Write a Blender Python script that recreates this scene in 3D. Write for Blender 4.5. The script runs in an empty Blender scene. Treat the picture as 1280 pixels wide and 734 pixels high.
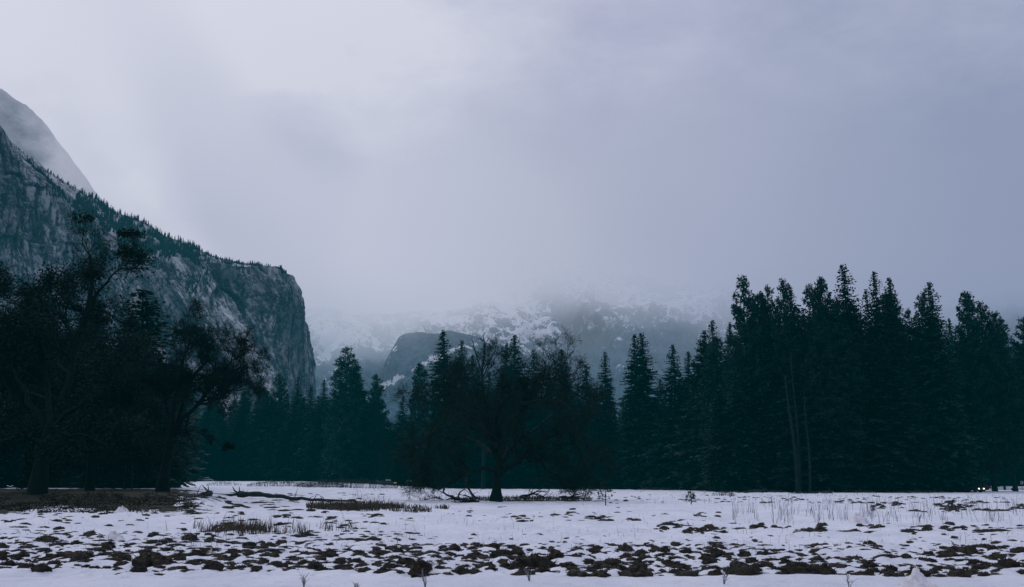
import bpy, math, random
import numpy as np
from mathutils import Vector

R = math.radians
rng = np.random.default_rng(7)
random.seed(7)
sc = bpy.context.scene
col = bpy.context.collection

# ------------------------------------------------------------------ camera
FOC, CU, CV = 1244.0, 640.0, 367.0        # focal length and centre in photo pixels
HOR = 602.0
PITCH = math.atan((HOR - CV) / FOC)
EYE = 2.0
SP, CP = math.sin(PITCH), math.cos(PITCH)

def ray(u, v):
    a = (u - CU) / FOC
    b = -(v - CV) / FOC
    return (a, CP - SP * b, SP + CP * b)

def at(u, v, Y):
    dx, dy, dz = ray(u, v)
    k = Y / dy
    return np.array([dx * k, Y, EYE + dz * k])

def sstep(a, b, x):
    t = np.clip((np.asarray(x, float) - a) / (b - a), 0, 1)
    return t * t * (3 - 2 * t)

# ------------------------------------------------------------------ noise
def _hash(ix, iy, iz, seed):
    h = (ix.astype(np.int64) * 374761393 + iy.astype(np.int64) * 668265263 + iz.astype(np.int64) * 2147483647 + seed * 974711) & 0xFFFFFFFF
    h = ((h ^ (h >> 13)) * 1274126177) & 0xFFFFFFFF
    h = ((h ^ (h >> 16)) * 2246822519) & 0xFFFFFFFF
    return (h ^ (h >> 15)) & 0xFFFFFFFF

def vnoise(x, y, z=0.0, seed=0):
    x, y, z = np.broadcast_arrays(np.asarray(x, float), np.asarray(y, float), np.asarray(z, float))
    ix, iy, iz = np.floor(x), np.floor(y), np.floor(z)
    fx, fy, fz = x - ix, y - iy, z - iz
    ux, uy, uz = [f * f * f * (f * (f * 6 - 15) + 10) for f in (fx, fy, fz)]
    def g(dx, dy, dz):
        h = _hash(ix + dx, iy + dy, iz + dz, seed)
        a = (h & 1023) / 1023.0 * 2 * np.pi
        c = ((h >> 10) & 1023) / 1023.0 * 2 - 1
        s = np.sqrt(1 - c * c)
        return (fx - dx) * s * np.cos(a) + (fy - dy) * s * np.sin(a) + (fz - dz) * c
    def L(a, b, t): return a + (b - a) * t
    return 1.6 * L(L(L(g(0,0,0), g(1,0,0), ux), L(g(0,1,0), g(1,1,0), ux), uy),
                   L(L(g(0,0,1), g(1,0,1), ux), L(g(0,1,1), g(1,1,1), ux), uy), uz)

def fbm(x, y, z=0.0, oct=4, seed=0, gain=0.5, ridged=False):
    s, a, f = 0.0, 1.0, 1.0
    for i in range(oct):
        n = vnoise(np.asarray(x) * f, np.asarray(y) * f, np.asarray(z) * f, seed + i * 17)
        s = s + a * ((1 - 2 * np.abs(n)) if ridged else n)
        a *= gain; f *= 2.03
    return s

# ------------------------------------------------------------------ ground shape
def gbase(x, y):
    """Large shape of the valley floor (metres)."""
    x = np.asarray(x, float); y = np.asarray(y, float)
    k = x / np.maximum(y, 1.0)
    knoll = 1.0 * sstep(58, 88, y) * sstep(-0.25, -0.33, k) * (1 - 0.25 * sstep(150, 260, y))
    rise = 2.1 * sstep(110, 400, y) * sstep(-0.03, -0.20, k)
    bank = 0.3 * sstep(19.9, 18.9, y - 0.25 * np.sin(x * 0.35) - 0.02 * x)       # berm by the road in front
    rbank = 0.7 * sstep(248, 272, y) * sstep(0.455, 0.48, k)
    return np.maximum(knoll, rise) + bank + rbank

def _ss(a, b, x):
    t = (x - a) / (b - a); t = 0.0 if t < 0 else 1.0 if t > 1 else t
    return t * t * (3 - 2 * t)

def gb1(x, y):
    """gbase for a single point."""
    k = x / max(y, 1.0)
    knoll = _ss(58, 88, y) * _ss(-0.25, -0.33, k) * (1 - 0.25 * _ss(150, 260, y))
    rise = 2.1 * _ss(110, 400, y) * _ss(-0.03, -0.20, k)
    bank = 0.3 * _ss(19.9, 18.9, y - 0.25 * math.sin(x * 0.35) - 0.02 * x)
    return max(knoll, rise) + bank + 0.7 * _ss(248, 272, y) * _ss(0.455, 0.48, k)

def hit(u, v):
    """Where the sight line through a photo pixel meets the valley floor."""
    dx, dy, dz = ray(u, v)
    k, q = dx / dy, dz / dy
    y0 = 6.0
    while y0 < 420:
        y1 = y0 * 1.02
        if EYE + q * y1 <= gb1(k * y1, y1):
            for _ in range(16):
                m = (y0 + y1) / 2
                if EYE + q * m <= gb1(k * m, m): y1 = m
                else: y0 = m
            break
        y0 = y1
    return np.array([k * y1, y1, gb1(k * y1, y1)])

# ------------------------------------------------------------------ mesh helpers
class MB:
    """Collects vertices and faces of one mesh."""
    def __init__(self):
        self.v, self.f, self.n = [], [], 0
    def add(self, V, F):
        V = np.asarray(V, float).reshape(-1, 3); F = np.asarray(F, int)
        self.v.append(V); self.f.append(F + self.n); self.n += len(V)
    def build(self, name, mat, parent=None, smooth=True):
        V = np.concatenate(self.v)
        return mesh_obj(name, V, self.f, mat, parent, smooth)

def mesh_obj(name, V, faces, mat, parent=None, smooth=True, attrs=None):
    """faces: one (m,k) index array or a list of such arrays."""
    if isinstance(faces, np.ndarray): faces = [faces]
    me = bpy.data.meshes.new(name)
    V = np.asarray(V, np.float32)
    me.vertices.add(len(V)); me.vertices.foreach_set('co', V.ravel())
    loops = np.concatenate([f.ravel() for f in faces]).astype(np.int32)
    sizes = np.concatenate([np.full(len(f), f.shape[1]) for f in faces]).astype(np.int32)
    starts = np.concatenate([[0], np.cumsum(sizes)[:-1]]).astype(np.int32)
    me.loops.add(len(loops)); me.loops.foreach_set('vertex_index', loops)
    me.polygons.add(len(sizes)); me.polygons.foreach_set('loop_start', starts); me.polygons.foreach_set('loop_total', sizes)
    me.update(calc_edges=True)
    me.polygons.foreach_set('use_smooth', np.full(len(sizes), smooth))
    for k, arr in (attrs or {}).items():
        a = me.attributes.new(k, 'FLOAT', 'POINT'); a.data.foreach_set('value', np.asarray(arr, np.float32).ravel())
    for m in (mat if isinstance(mat, (list, tuple)) else [mat]): me.materials.append(m)
    o = bpy.data.objects.new(name, me); col.objects.link(o)
    if parent: o.parent = parent
    return o

def grid_faces(nr, nc):
    a = np.arange((nr - 1) * nc).reshape(nr - 1, nc)[:, :-1].ravel()
    return np.stack([a, a + 1, a + nc + 1, a + nc], 1)

def tag(o, label=None, cat=None, group=None, kind=None):
    for k, x in (('label', label), ('category', cat), ('group', group), ('kind', kind)):
        if x: o[k] = x
    return o

def empty(name, loc=(0, 0, 0), rz=0.0, s=1.0):
    o = bpy.data.objects.new(name, None); col.objects.link(o)
    o.location = loc; o.rotation_euler = (0, 0, rz); o.scale = (s, s, s)
    o.empty_display_size = 0.3
    return o

def copy_tree(o, parent=None):
    c = o.copy(); col.objects.link(c)
    if parent: c.parent = parent
    for ch in list(o.children): copy_tree(ch, c)
    return c

def tube(mb, P, rad, n=6, cap=True):
    """A round bar along points P with radii rad."""
    P = np.asarray(P, float); rad = np.broadcast_to(np.asarray(rad, float), (len(P),))
    T = np.gradient(P, axis=0); T /= np.linalg.norm(T, axis=1)[:, None] + 1e-9
    ref = np.array([0.0, 0, 1]) if abs(T[0][2]) < 0.9 else np.array([1.0, 0, 0])
    X = np.cross(T, ref); X /= np.linalg.norm(X, axis=1)[:, None] + 1e-9
    Yv = np.cross(T, X)
    a = np.linspace(0, 2 * np.pi, n, endpoint=False)
    V = P[:, None] + rad[:, None, None] * (np.cos(a)[None, :, None] * X[:, None] + np.sin(a)[None, :, None] * Yv[:, None])
    m = len(P)
    idx = np.arange(m * n).reshape(m, n)
    q = np.stack([idx[:-1], np.roll(idx[:-1], -1, 1), np.roll(idx[1:], -1, 1), idx[1:]], -1).reshape(-1, 4)
    mb.add(V.reshape(-1, 3), q)
    if cap:
        b = mb.n - m * n
        mb.f.append(np.array([list(b + idx[-1])])); mb.f.append(np.array([list(b + idx[0][::-1])]))

def ribbon(mb, A, B, w):
    """Many thin three-cornered twigs or blades at once: from A (width w) to the point B."""
    A = np.asarray(A, float); B = np.asarray(B, float)
    d = B - A
    side = np.cross(d, rng.normal(size=d.shape)); side /= np.linalg.norm(side, axis=1)[:, None] + 1e-9
    w = np.broadcast_to(np.asarray(w, float), (len(A),))[:, None]
    V = np.stack([A - side * w / 2, A + side * w / 2, B], 1).reshape(-1, 3)
    mb.add(V, np.arange(len(V)).reshape(-1, 3))

def box(mb, c, s, rz=0.0):
    x, y, z = np.array(s) / 2
    V = np.array([[-x,-y,-z],[x,-y,-z],[x,y,-z],[-x,y,-z],[-x,-y,z],[x,-y,z],[x,y,z],[-x,y,z]])
    cr, sr = math.cos(rz), math.sin(rz)
    V = V @ np.array([[cr, sr, 0], [-sr, cr, 0], [0, 0, 1]]) + np.array(c)
    mb.add(V, np.array([[0,3,2,1],[4,5,6,7],[0,1,5,4],[1,2,6,5],[2,3,7,6],[3,0,4,7]]))

# ------------------------------------------------------------------ materials
class NT:
    """Small helper around a node tree."""
    def __init__(self, nt): self.nt = nt; self.l = nt.links
    def n(self, t, **kw):
        o = self.nt.nodes.new(t)
        for k, v in kw.items(): setattr(o, k, v)
        return o
    def put(self, sock, x):
        if isinstance(x, bpy.types.NodeSocket): self.l.new(x, sock)
        else:
            if hasattr(sock.default_value, '__len__') and not hasattr(x, '__len__'): x = (x,) * len(sock.default_value)
            if hasattr(x, '__len__') and len(x) == 3 and len(sock.default_value) == 4: x = (*x, 1)
            sock.default_value = x
    def math(self, op, a, b=0.0, c=0.0, clamp=False):
        o = self.n('ShaderNodeMath', operation=op, use_clamp=clamp)
        self.put(o.inputs[0], a); self.put(o.inputs[1], b); self.put(o.inputs[2], c)
        return o.outputs[0]
    def mix(self, f, a, b, mode='MIX'):
        o = self.n('ShaderNodeMix', data_type='RGBA', blend_type=mode)
        self.put(o.inputs[0], f); self.put(o.inputs[6], a); self.put(o.inputs[7], b)
        return o.outputs[2]
    def noise(self, vec, scale, detail=4, rough=0.55, dist=0.0):
        o = self.n('ShaderNodeTexNoise')
        if vec is not None: self.put(o.inputs['Vector'], vec)
        o.inputs['Scale'].default_value = scale; o.inputs['Detail'].default_value = detail
        o.inputs['Roughness'].default_value = rough; o.inputs['Distortion'].default_value = dist
        return o.outputs[0]
    def ss(self, x, a, b, lo=0.0, hi=1.0):
        o = self.n('ShaderNodeMapRange', interpolation_type='SMOOTHSTEP')
        self.put(o.inputs[0], x)
        for i, q in zip((1, 2, 3, 4), (a, b, lo, hi)): self.put(o.inputs[i], q)
        return o.outputs[0]
    def mapping(self, vec, scale=(1, 1, 1), rot=(0, 0, 0), loc=(0, 0, 0)):
        o = self.n('ShaderNodeMapping'); self.put(o.inputs[0], vec)
        o.inputs['Location'].default_value = loc; o.inputs['Rotation'].default_value = rot; o.inputs['Scale'].default_value = scale
        return o.outputs[0]

def mat_new(name):
    m = bpy.data.materials.new(name); m.use_nodes = True
    nt = NT(m.node_tree)
    b = m.node_tree.nodes['Principled BSDF']
    b.inputs['Specular IOR Level'].default_value = 0.15
    return m, nt, b

def finish(nt, b, color, rough=0.8, bump=None, strength=0.5, dist=0.05):
    nt.put(b.inputs['Base Color'], color); nt.put(b.inputs['Roughness'], rough)
    if bump is not None:
        o = nt.n('ShaderNodeBump'); o.inputs['Strength'].default_value = strength; o.inputs['Distance'].default_value = dist
        nt.put(o.inputs['Height'], bump); nt.l.new(o.outputs[0], b.inputs['Normal'])

def simple(name, c1, c2, scale, rough=0.8, obj_var=0.0, detail=3):
    m, nt, b = mat_new(name)
    geo = nt.n('ShaderNodeNewGeometry'); pos = geo.outputs['Position']
    f = nt.ss(nt.noise(pos, scale, detail), 0.3, 0.7)
    c = nt.mix(f, c1, c2)
    if obj_var:
        oi = nt.n('ShaderNodeObjectInfo')
        k = nt.math('MULTIPLY_ADD', oi.outputs['Random'], 2 * obj_var, 1 - obj_var)
        c = nt.mix(1.0, c, nt.n('ShaderNodeCombineColor').outputs[0], 'MULTIPLY') if False else c
        hsv = nt.n('ShaderNodeHueSaturation'); nt.put(hsv.inputs['Value'], k); nt.put(hsv.inputs['Color'], c); c = hsv.outputs[0]
    finish(nt, b, c, rough)
    return m

M = {}
M['fir'] = simple('fir_needles', (0.001, 0.019, 0.017), (0.004, 0.036, 0.031), 0.35, 0.75, 0.25)
M['pine'] = simple('pine_needles', (0.001, 0.019, 0.017), (0.005, 0.036, 0.031), 0.4, 0.75, 0.25)
M['bark'] = simple('conifer_bark', (0.001, 0.011, 0.011), (0.006, 0.018, 0.017), 1.5, 0.9, 0.3)
M['oakbark'] = simple('oak_bark', (0.001, 0.010, 0.009), (0.005, 0.017, 0.015), 3.0, 0.9, 0.15)
M['twig'] = simple('oak_twigs', (0.001, 0.013, 0.012), (0.006, 0.022, 0.019), 0.6, 0.9, 0.2)
M['twigbare'] = simple('bare_twigs', (0.030, 0.040, 0.045), (0.06, 0.065, 0.07), 0.6, 0.9, 0.1)
M['deadleaf'] = simple('clinging_leaves', (0.001, 0.013, 0.012), (0.007, 0.021, 0.016), 0.5, 0.85, 0.2)
M['mistle'] = simple('mistletoe_leaves', (0.001, 0.012, 0.010), (0.005, 0.018, 0.011), 2.0, 0.8, 0.2)
M['tussock'] = simple('matted_grass', (0.009, 0.013, 0.014), (0.048, 0.042, 0.033), 6.0, 0.95, 0.3, 5)
M['drygrass'] = simple('dry_grass', (0.022, 0.024, 0.022), (0.085, 0.070, 0.052), 1.8, 0.9, 0.1)
M['knollgrass'] = simple('matted_knoll_grass', (0.007, 0.014, 0.011), (0.034, 0.034, 0.022), 1.2, 0.95, 0.1)
M['stalk'] = simple('dry_stalks', (0.12, 0.125, 0.15), (0.28, 0.28, 0.32), 1.2, 0.9, 0.1)
M['log'] = simple('wet_dead_wood', (0.006, 0.016, 0.019), (0.020, 0.028, 0.030), 4.0, 0.85, 0.1)
M['willow'] = simple('willow_twigs', (0.018, 0.028, 0.030), (0.05, 0.055, 0.055), 1.0, 0.9, 0.1)
M['farforest'] = simple('distant_conifers', (0.010, 0.032, 0.036), (0.022, 0.052, 0.056), 0.05, 0.9)
M['tyre'] = simple('tyre_rubber', (0.01, 0.01, 0.012), (0.02, 0.02, 0.022), 8.0)
M['glass'] = simple('car_glass', (0.01, 0.02, 0.03), (0.02, 0.03, 0.04), 2.0, 0.15)
M['carsnow'] = simple('snow_on_roof', (0.55, 0.56, 0.62), (0.7, 0.71, 0.76), 3.0, 0.9)
M['darkpaint'] = simple('dark_car_paint', (0.012, 0.022, 0.03), (0.02, 0.03, 0.04), 1.0, 0.35)
M['whitepaint'] = simple('pale_car_paint', (0.32, 0.34, 0.38), (0.4, 0.42, 0.46), 1.0, 0.35)
M['post'] = simple('dark_post_wood', (0.01, 0.02, 0.028), (0.02, 0.03, 0.04), 5.0)
M['signface'] = simple('grey_sign_face', (0.12, 0.14, 0.15), (0.18, 0.2, 0.21), 5.0)
M['yellow'] = simple('amber_lens', (0.75, 0.5, 0.12), (0.85, 0.6, 0.2), 3.0)

def lamp_mat(name, c, s):
    m, nt, b = mat_new(name)
    b.inputs['Base Color'].default_value = (*c, 1)
    b.inputs['Emission Color'].default_value = (*c, 1); b.inputs['Emission Strength'].default_value = s
    return m
M['headlight'] = lamp_mat('lit_headlight', (1.0, 0.66, 0.38), 5)
M['taillight'] = lamp_mat('lit_tail_light', (1.0, 0.08, 0.05), 2.5)

def snow_material():
    m, nt, b = mat_new('meadow_snow')
    geo = nt.n('ShaderNodeNewGeometry'); pos = geo.outputs['Position']
    at_ = nt.n('ShaderNodeAttribute', attribute_name='bare')
    bare = at_.outputs['Fac']
    n1 = nt.noise(pos, 0.9, 6, 0.65)
    n2 = nt.noise(nt.mapping(pos, (0.35, 0.12, 1)), 1.0, 3)
    # turf, doubling as forest shade, shows at high mask with a ragged border
    k = nt.math('ADD', bare, nt.math('MULTIPLY_ADD', n1, 1.5, -0.75))
    f = nt.ss(k, 0.46, 0.54)
    snow = nt.mix(nt.ss(n2, 0.3, 0.7), (0.655, 0.70, 0.81), (0.76, 0.80, 0.895))
    grit = nt.ss(nt.noise(pos, 5.0, 5, 0.7), 0.62, 0.75)
    snow = nt.mix(nt.math('MULTIPLY', grit, 0.16), snow, (0.3, 0.3, 0.34))
    crust = nt.noise(nt.mapping(pos, (0.7, 0.9, 1)), 2.2, 8, 0.72, 0.4)
    snow = nt.mix(nt.math('MULTIPLY', nt.ss(crust, 0.50, 0.68), 0.38), snow, (0.38, 0.40, 0.50))
    spk = nt.ss(nt.noise(pos, 16.0, 3, 0.7), 0.66, 0.74)
    snow = nt.mix(nt.math('MULTIPLY', spk, 0.35), snow, (0.10, 0.11, 0.12))
    turf = nt.mix(nt.ss(nt.noise(pos, 2.2, 6, 0.7), 0.3, 0.7), (0.006, 0.014, 0.012), (0.036, 0.035, 0.024))
    c = nt.mix(f, snow, turf)
    finish(nt, b, c, 0.85, nt.noise(nt.mapping(pos, (0.8, 0.5, 1)), 3.0, 8, 0.7), 0.9, 0.16)
    b.inputs['Subsurface Weight'].default_value = 0.0
    return m
M['snow'] = snow_material()

def soil_material():
    m, nt, b = mat_new('valley_soil')
    geo = nt.n('ShaderNodeNewGeometry'); pos = geo.outputs['Position']
    c = nt.mix(nt.ss(nt.noise(pos, 0.05, 5), 0.35, 0.65), (0.012, 0.024, 0.024), (0.035, 0.045, 0.045))
    finish(nt, b, c, 0.95)
    return m
M['soil'] = soil_material()

def cliff_material():
    m, nt, b = mat_new('weathered_granite')
    geo = nt.n('ShaderNodeNewGeometry'); pos = geo.outputs['Position']; nor = geo.outputs['Normal']
    sep = nt.n('ShaderNodeSeparateXYZ'); nt.put(sep.inputs[0], nor)
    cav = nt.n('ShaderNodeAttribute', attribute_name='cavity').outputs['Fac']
    slab = nt.n('ShaderNodeAttribute', attribute_name='slab').outputs['Fac']
    # the grain of the rock: upright on the near face, leaning with the slabs further on
    cs = nt.n('ShaderNodeAttribute', attribute_name='along').outputs['Fac']
    cz = nt.n('ShaderNodeAttribute', attribute_name='height').outputs['Fac']
    zone = nt.n('ShaderNodeAttribute', attribute_name='zone').outputs['Fac']
    def grain(th):
        c_, s_ = math.cos(R(th)), math.sin(R(th))
        p = nt.math('ADD', nt.math('MULTIPLY', cs, c_), nt.math('MULTIPLY', cz, s_))
        q = nt.math('SUBTRACT', nt.math('MULTIPLY', cz, c_), nt.math('MULTIPLY', cs, s_))
        o = nt.n('ShaderNodeCombineXYZ'); nt.put(o.inputs[0], p); nt.put(o.inputs[1], q)
        return o.outputs[0]
    va, vb = grain(3), grain(30)
    def both(f):
        return nt.mix(zone, f(va), f(vb))
    streak = both(lambda v: nt.noise(nt.mapping(v, (0.045, 0.007, 1)), 1.0, 6, 0.60, 0.5))
    band = both(lambda v: nt.noise(nt.mapping(v, (0.022, 0.006, 1), (0, 0, 0), (5, 3, 0)), 1.0, 3, 0.5, 0.6))
    cr1 = both(lambda v: nt.noise(nt.mapping(v, (0.030, 0.009, 1), (0, 0, 0), (1, 7, 0)), 1.0, 5, 0.65, 0.3))
    cr2 = both(lambda v: nt.noise(nt.mapping(v, (0.075, 0.030, 1), (0, 0, 0), (9, 2, 0)), 1.0, 5, 0.65, 0.3))
    crack = nt.math('MAXIMUM', nt.ss(nt.math('ABSOLUTE', nt.math('SUBTRACT', cr1, 0.5)), 0.022, 0.006), nt.math('MULTIPLY', nt.ss(nt.math('ABSOLUTE', nt.math('SUBTRACT', cr2, 0.5)), 0.03, 0.005), 0.6))
    fine = nt.noise(nt.mapping(pos, (0.14, 0.14, 0.05)), 1.0, 6, 0.7)
    big = nt.noise(pos, 0.010, 4)
    c = nt.mix(nt.ss(streak, 0.40, 0.60), (0.13, 0.16, 0.20), (0.42, 0.435, 0.50))
    c = nt.mix(nt.math('MULTIPLY', nt.ss(band, 0.48, 0.36), 0.55), c, (0.050, 0.080, 0.110))
    c = nt.mix(nt.math('MULTIPLY', nt.ss(big, 0.50, 0.66), nt.ss(zone, 0.9, 0.1, 0.25, 0.6)), c, (0.40, 0.345, 0.315))
    c = nt.mix(nt.math('MULTIPLY', nt.math('MULTIPLY', nt.ss(slab, 0.2, 0.8), 0.9), nt.ss(streak, 0.30, 0.52, 0.45, 1.0)), c, (0.78, 0.79, 0.83))
    c = nt.mix(nt.math('MULTIPLY', crack, 0.75), c, (0.022, 0.040, 0.055))
    c = nt.mix(nt.math('MULTIPLY', nt.ss(cav, 0.3, 1.1), 0.75), c, (0.020, 0.040, 0.055))  # darkens hollows: plant stain in cracks, plus shade put into the colour
    # snow caught on the ledges and thinly on the slope behind the rim
    led = nt.math('MULTIPLY', nt.ss(sep.outputs['Z'], 0.42, 0.75), nt.ss(nt.noise(pos, 0.06, 5, 0.65), 0.47, 0.60))
    c = nt.mix(nt.math('MULTIPLY', led, 0.8), c, (0.62, 0.64, 0.70))
    finish(nt, b, c, 0.9, nt.math('SUBTRACT', streak, nt.math('MULTIPLY', crack, 0.3)), 1.0, 14.0)
    return m
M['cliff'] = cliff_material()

def mountain_material(name, snow_lo, snow_hi, rockc, scale):
    m, nt, b = mat_new(name)
    geo = nt.n('ShaderNodeNewGeometry'); pos = geo.outputs['Position']
    sep = nt.n('ShaderNodeSeparateXYZ'); nt.put(sep.inputs[0], geo.outputs['Normal'])
    sn = nt.n('ShaderNodeAttribute', attribute_name='snow').outputs['Fac']
    n = nt.noise(nt.mapping(pos, (1, 1, 1.3)), scale, 8, 0.78)
    n2 = nt.noise(nt.mapping(pos, (1, 0.7, 0.8)), scale * 3.6, 6, 0.75)
    k = nt.math('ADD', sn, nt.math('MULTIPLY_ADD', n, 1.5, -0.75))
    k = nt.math('ADD', k, nt.math('MULTIPLY_ADD', n2, 1.5, -0.75))
    f = nt.ss(k, snow_lo, snow_hi)
    rock = nt.mix(nt.ss(n2, 0.35, 0.65), rockc, tuple(x * 2.1 for x in rockc))
    finish(nt, b, nt.mix(f, rock, (0.78, 0.79, 0.84)), 0.9)
    return m

# ------------------------------------------------------------------ valley floor
def turf_mask(x, y):
    """Where the snow has melted off."""
    k = x / np.maximum(y, 1)
    m = np.zeros_like(x)
    n = fbm(x / 9, y / 14, seed=5, oct=3)
    # brown ground under the trees on the left knoll
    m = np.maximum(m, 1.15 * sstep(58, 72, y + 11 * n) * sstep(-0.28, -0.345, k + 0.03 * n) * sstep(150, 125, y))
    m = np.maximum(m, 0.52 * sstep(54, 66, y + 10 * n) * sstep(-0.25, -0.31, k + 0.03 * n) * sstep(115, 95, y))
    # strip in the shelter of the oak
    c = at(665, 624, 108)
    m = np.maximum(m, 1.2 * np.exp(-((x - c[0]) / 8.0) ** 4 - ((y - c[1]) / 3.2) ** 4))
    # forest floor
    return m

def forest_edge(k):
    """Distance of the forest edge for a bearing k = x / y."""
    return np.interp(k, [-0.60, -0.36, -0.28, -0.16, -0.07, 0.05, 0.17, 0.21, 0.37, 0.425, 0.437, 0.60],
                        [300, 330, 395, 335, 285, 268, 245, 196, 182, 190, 280, 280])

def ground_bumps(x, y):
    near = sstep(60, 30, y)
    road = sstep(19.3, 20.6, y - 0.25 * np.sin(x * 0.35) - 0.02 * x)
    b = 0.05 * fbm(x / 3.0, y / 3.0, seed=11, oct=3)
    b = b + (0.085 * fbm(x / 0.62, y / 0.8, seed=21, oct=3)) * near * road
    b = b + 0.10 * fbm(x / 1.9, y / 2.4, seed=31, oct=3) * road
    b = b + 0.018 * fbm(x / 0.5, y / 1.6, seed=41, oct=3) * (1 - road)
    return b

def gz(x, y):
    x = np.atleast_1d(np.asarray(x, float)); y = np.atleast_1d(np.asarray(y, float))
    r = gbase(x, y) + ground_bumps(x, y)
    return float(r[0]) if r.size == 1 else r

def build_ground():
    nr, nc = 620, 900
    y = 10 * np.exp(np.linspace(0, math.log(620 / 10), nr))
    k = np.linspace(-0.78, 0.78, nc)
    Y, K = np.meshgrid(y, k, indexing='ij')
    X = K * Y + np.sign(K) * 4 * np.abs(K)
    Z = gbase(X, Y) + ground_bumps(X, Y)
    edge = forest_edge(X / Y)
    bare = turf_mask(X, Y)
    bare = np.maximum(bare, 1.3 * sstep(edge - 1, edge + 8, Y + 3 * fbm(X / 6, Y / 6, seed=77)))  # dark floor behind the edge: forest shade put into the ground colour
    V = np.stack([X, Y, Z], -1).reshape(-1, 3)
    o = mesh_obj('snowy_meadow', V, grid_faces(nr, nc), M['snow'], attrs={'bare': bare})
    tag(o, kind='structure')
    # wider ground to the horizon
    s = 9000
    V = np.array([[-s, -s, -1.2], [s, -s, -1.2], [s, s, -1.2], [-s, s, -1.2]], float)
    tag(mesh_obj('ground', V, np.array([[0, 1, 2, 3]]), M['soil']), kind='structure')
build_ground()

# ------------------------------------------------------------------ conifers
def conifer(name, h, r, kind, seed, z0=0.08, label=''):
    """An Empty with a trunk and a crown of many small needle sprays."""
    g = np.random.default_rng(seed)
    root = empty(name)
    # trunk
    t = MB()
    n = 14
    zz = np.linspace(0, h * 0.985, n)
    bend = np.stack([0.25 * np.sin(zz / h * 3 + seed) * zz / h, 0.2 * np.cos(zz / h * 2.3 + seed * 2) * zz / h - 0.2 * zz / h, zz], 1)
    rad = h * 0.0125 * (1 - zz / h) ** 0.8 + 0.03
    rad[0] *= 1.5
    bend[0, 2] = -0.6
    tube(t, bend, rad, 8)
    # a few dead snags low on the trunk
    for i in range(10):
        z = g.uniform(0.08, max(0.12, z0 + 0.1)) * h; a = g.uniform(0, 2 * np.pi); L = g.uniform(0.5, 1.6)
        tube(t, [[0, 0, z], [L * math.cos(a) * .6, L * math.sin(a) * .6, z], [L * math.cos(a), L * math.sin(a), z - .2]], [0.06, 0.04, 0.02], 3)
    t.build('trunk', M['bark'], root)
    # crown
    A, B, W, S = [], [], [], []
    z = z0 * h
    lop = g.uniform(0, 2 * np.pi)
    while z < h:
        t_ = (h - z) / (h * (1 - z0))                      # 0 at the tip, 1 at the bottom of the crown
        if kind == 'fir':
            Lm = r * t_ ** 0.66 * (1 - 0.30 * max(0, (t_ - 0.8) / 0.2))
            step, nb, up = 0.34 + 0.22 * t_, int(8 + 2 * t_), 0.30 - 0.65 * t_
        elif kind == 'cedar':
            Lm = r * t_ ** 0.55 * (1 - 0.25 * max(0, (t_ - 0.75) / 0.25))
            step, nb, up = 0.38 + 0.22 * t_, int(8 + 2 * t_), 0.10 - 0.5 * t_
        else:                                              # pine: rounder, with tufts and gaps
            Lm = r * min(1.0, 0.05 + 1.15 * t_ ** 0.62) * (1 - 0.35 * max(0, (t_ - 0.6) / 0.4))
            step, nb, up = 0.55 + 0.2 * t_, int(5 + 3 * t_), 0.55 - 0.85 * t_
        gap = vnoise(z / (h * 0.09), seed * 3.7, 0.0, 3)
        for i in range(nb):
            a = g.uniform(0, 2 * np.pi)
            ln = Lm * g.uniform(0.68, 1.10) * (1 + 0.22 * gap + 0.10 * math.cos(a - lop))
            cl = vnoise(math.cos(a) * 1.3 + 5, math.sin(a) * 1.3 + z / (h * 0.05), seed * 1.9, 9)
            ln *= 1 + 0.32 * cl
            if ln < 0.15: ln = 0.15
            if kind == 'pine' and cl < -0.45: continue
            u = np.array([math.cos(a), math.sin(a), 0]); s = np.array([-u[1], u[0], 0])
            zb = z + g.uniform(-0.3, 0.3)
            if kind == 'pine':
                nn = max(2, int(ln / 0.55))
                q = np.linspace(0.35, 1.0, nn)
                P = u * (q * ln)[:, None] + np.array([0, 0, 1.0]) * (zb + ln * (up * q + 0.15 * q * q))[:, None]
                for p, qq in zip(P, q):                    # a tuft
                    m_ = 14 if qq > 0.7 else 9
                    d = g.normal(size=(m_, 3)) + u * 0.5 + np.array([0, 0, 0.35])
                    d /= np.linalg.norm(d, axis=1)[:, None]
                    p0 = p + g.normal(size=(m_, 3)) * 0.16
                    L2 = g.uniform(0.5, 1.0, m_) * (0.5 + 0.5 * min(1, ln / 2))
                    A.append(p0); B.append(p0 + d * L2[:, None]); W.append(L2 * 0.34); S.append(g.normal(size=(m_, 3)))
            else:
                nn = max(2, int(ln / 0.38))
                q = np.linspace(0.12, 1.0, nn)
                droop = -0.22 * q * q + (0.10 * q ** 4 if kind == 'fir' else 0)
                P = u * (q * ln)[:, None] + np.array([0, 0, 1.0]) * (zb + ln * (up * q + droop))[:, None]
                wid = ln * 0.30 * np.sqrt(np.clip(1.08 - q, 0.02, 1)) + 0.14
                for sg in (-1, 1):
                    d = u * g.uniform(0.35, 0.9, nn)[:, None] + sg * s * g.uniform(0.6, 1.0, nn)[:, None] + np.array([0, 0, 1.0]) * g.uniform(-0.5, 0.22, nn)[:, None]
                    d /= np.linalg.norm(d, axis=1)[:, None]
                    L2 = np.maximum(wid * g.uniform(0.6, 1.25, nn), g.uniform(0.28, 0.5, nn))
                    A.append(P); B.append(P + d * L2[:, None]); W.append(0.20 + 0.42 * L2)
                    S.append(np.cross(d, np.array([0, 0, 1.0])) + g.normal(size=(nn, 3)) * 0.45)
                # tip spray
                A.append(P[-1:]); B.append(P[-1:] + (u * 0.4 + np.array([0, 0, 0.05]))[None] * g.uniform(.5, 1)); W.append(np.array([0.2])); S.append(s[None])
        z += step * g.uniform(0.7, 1.3)
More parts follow.
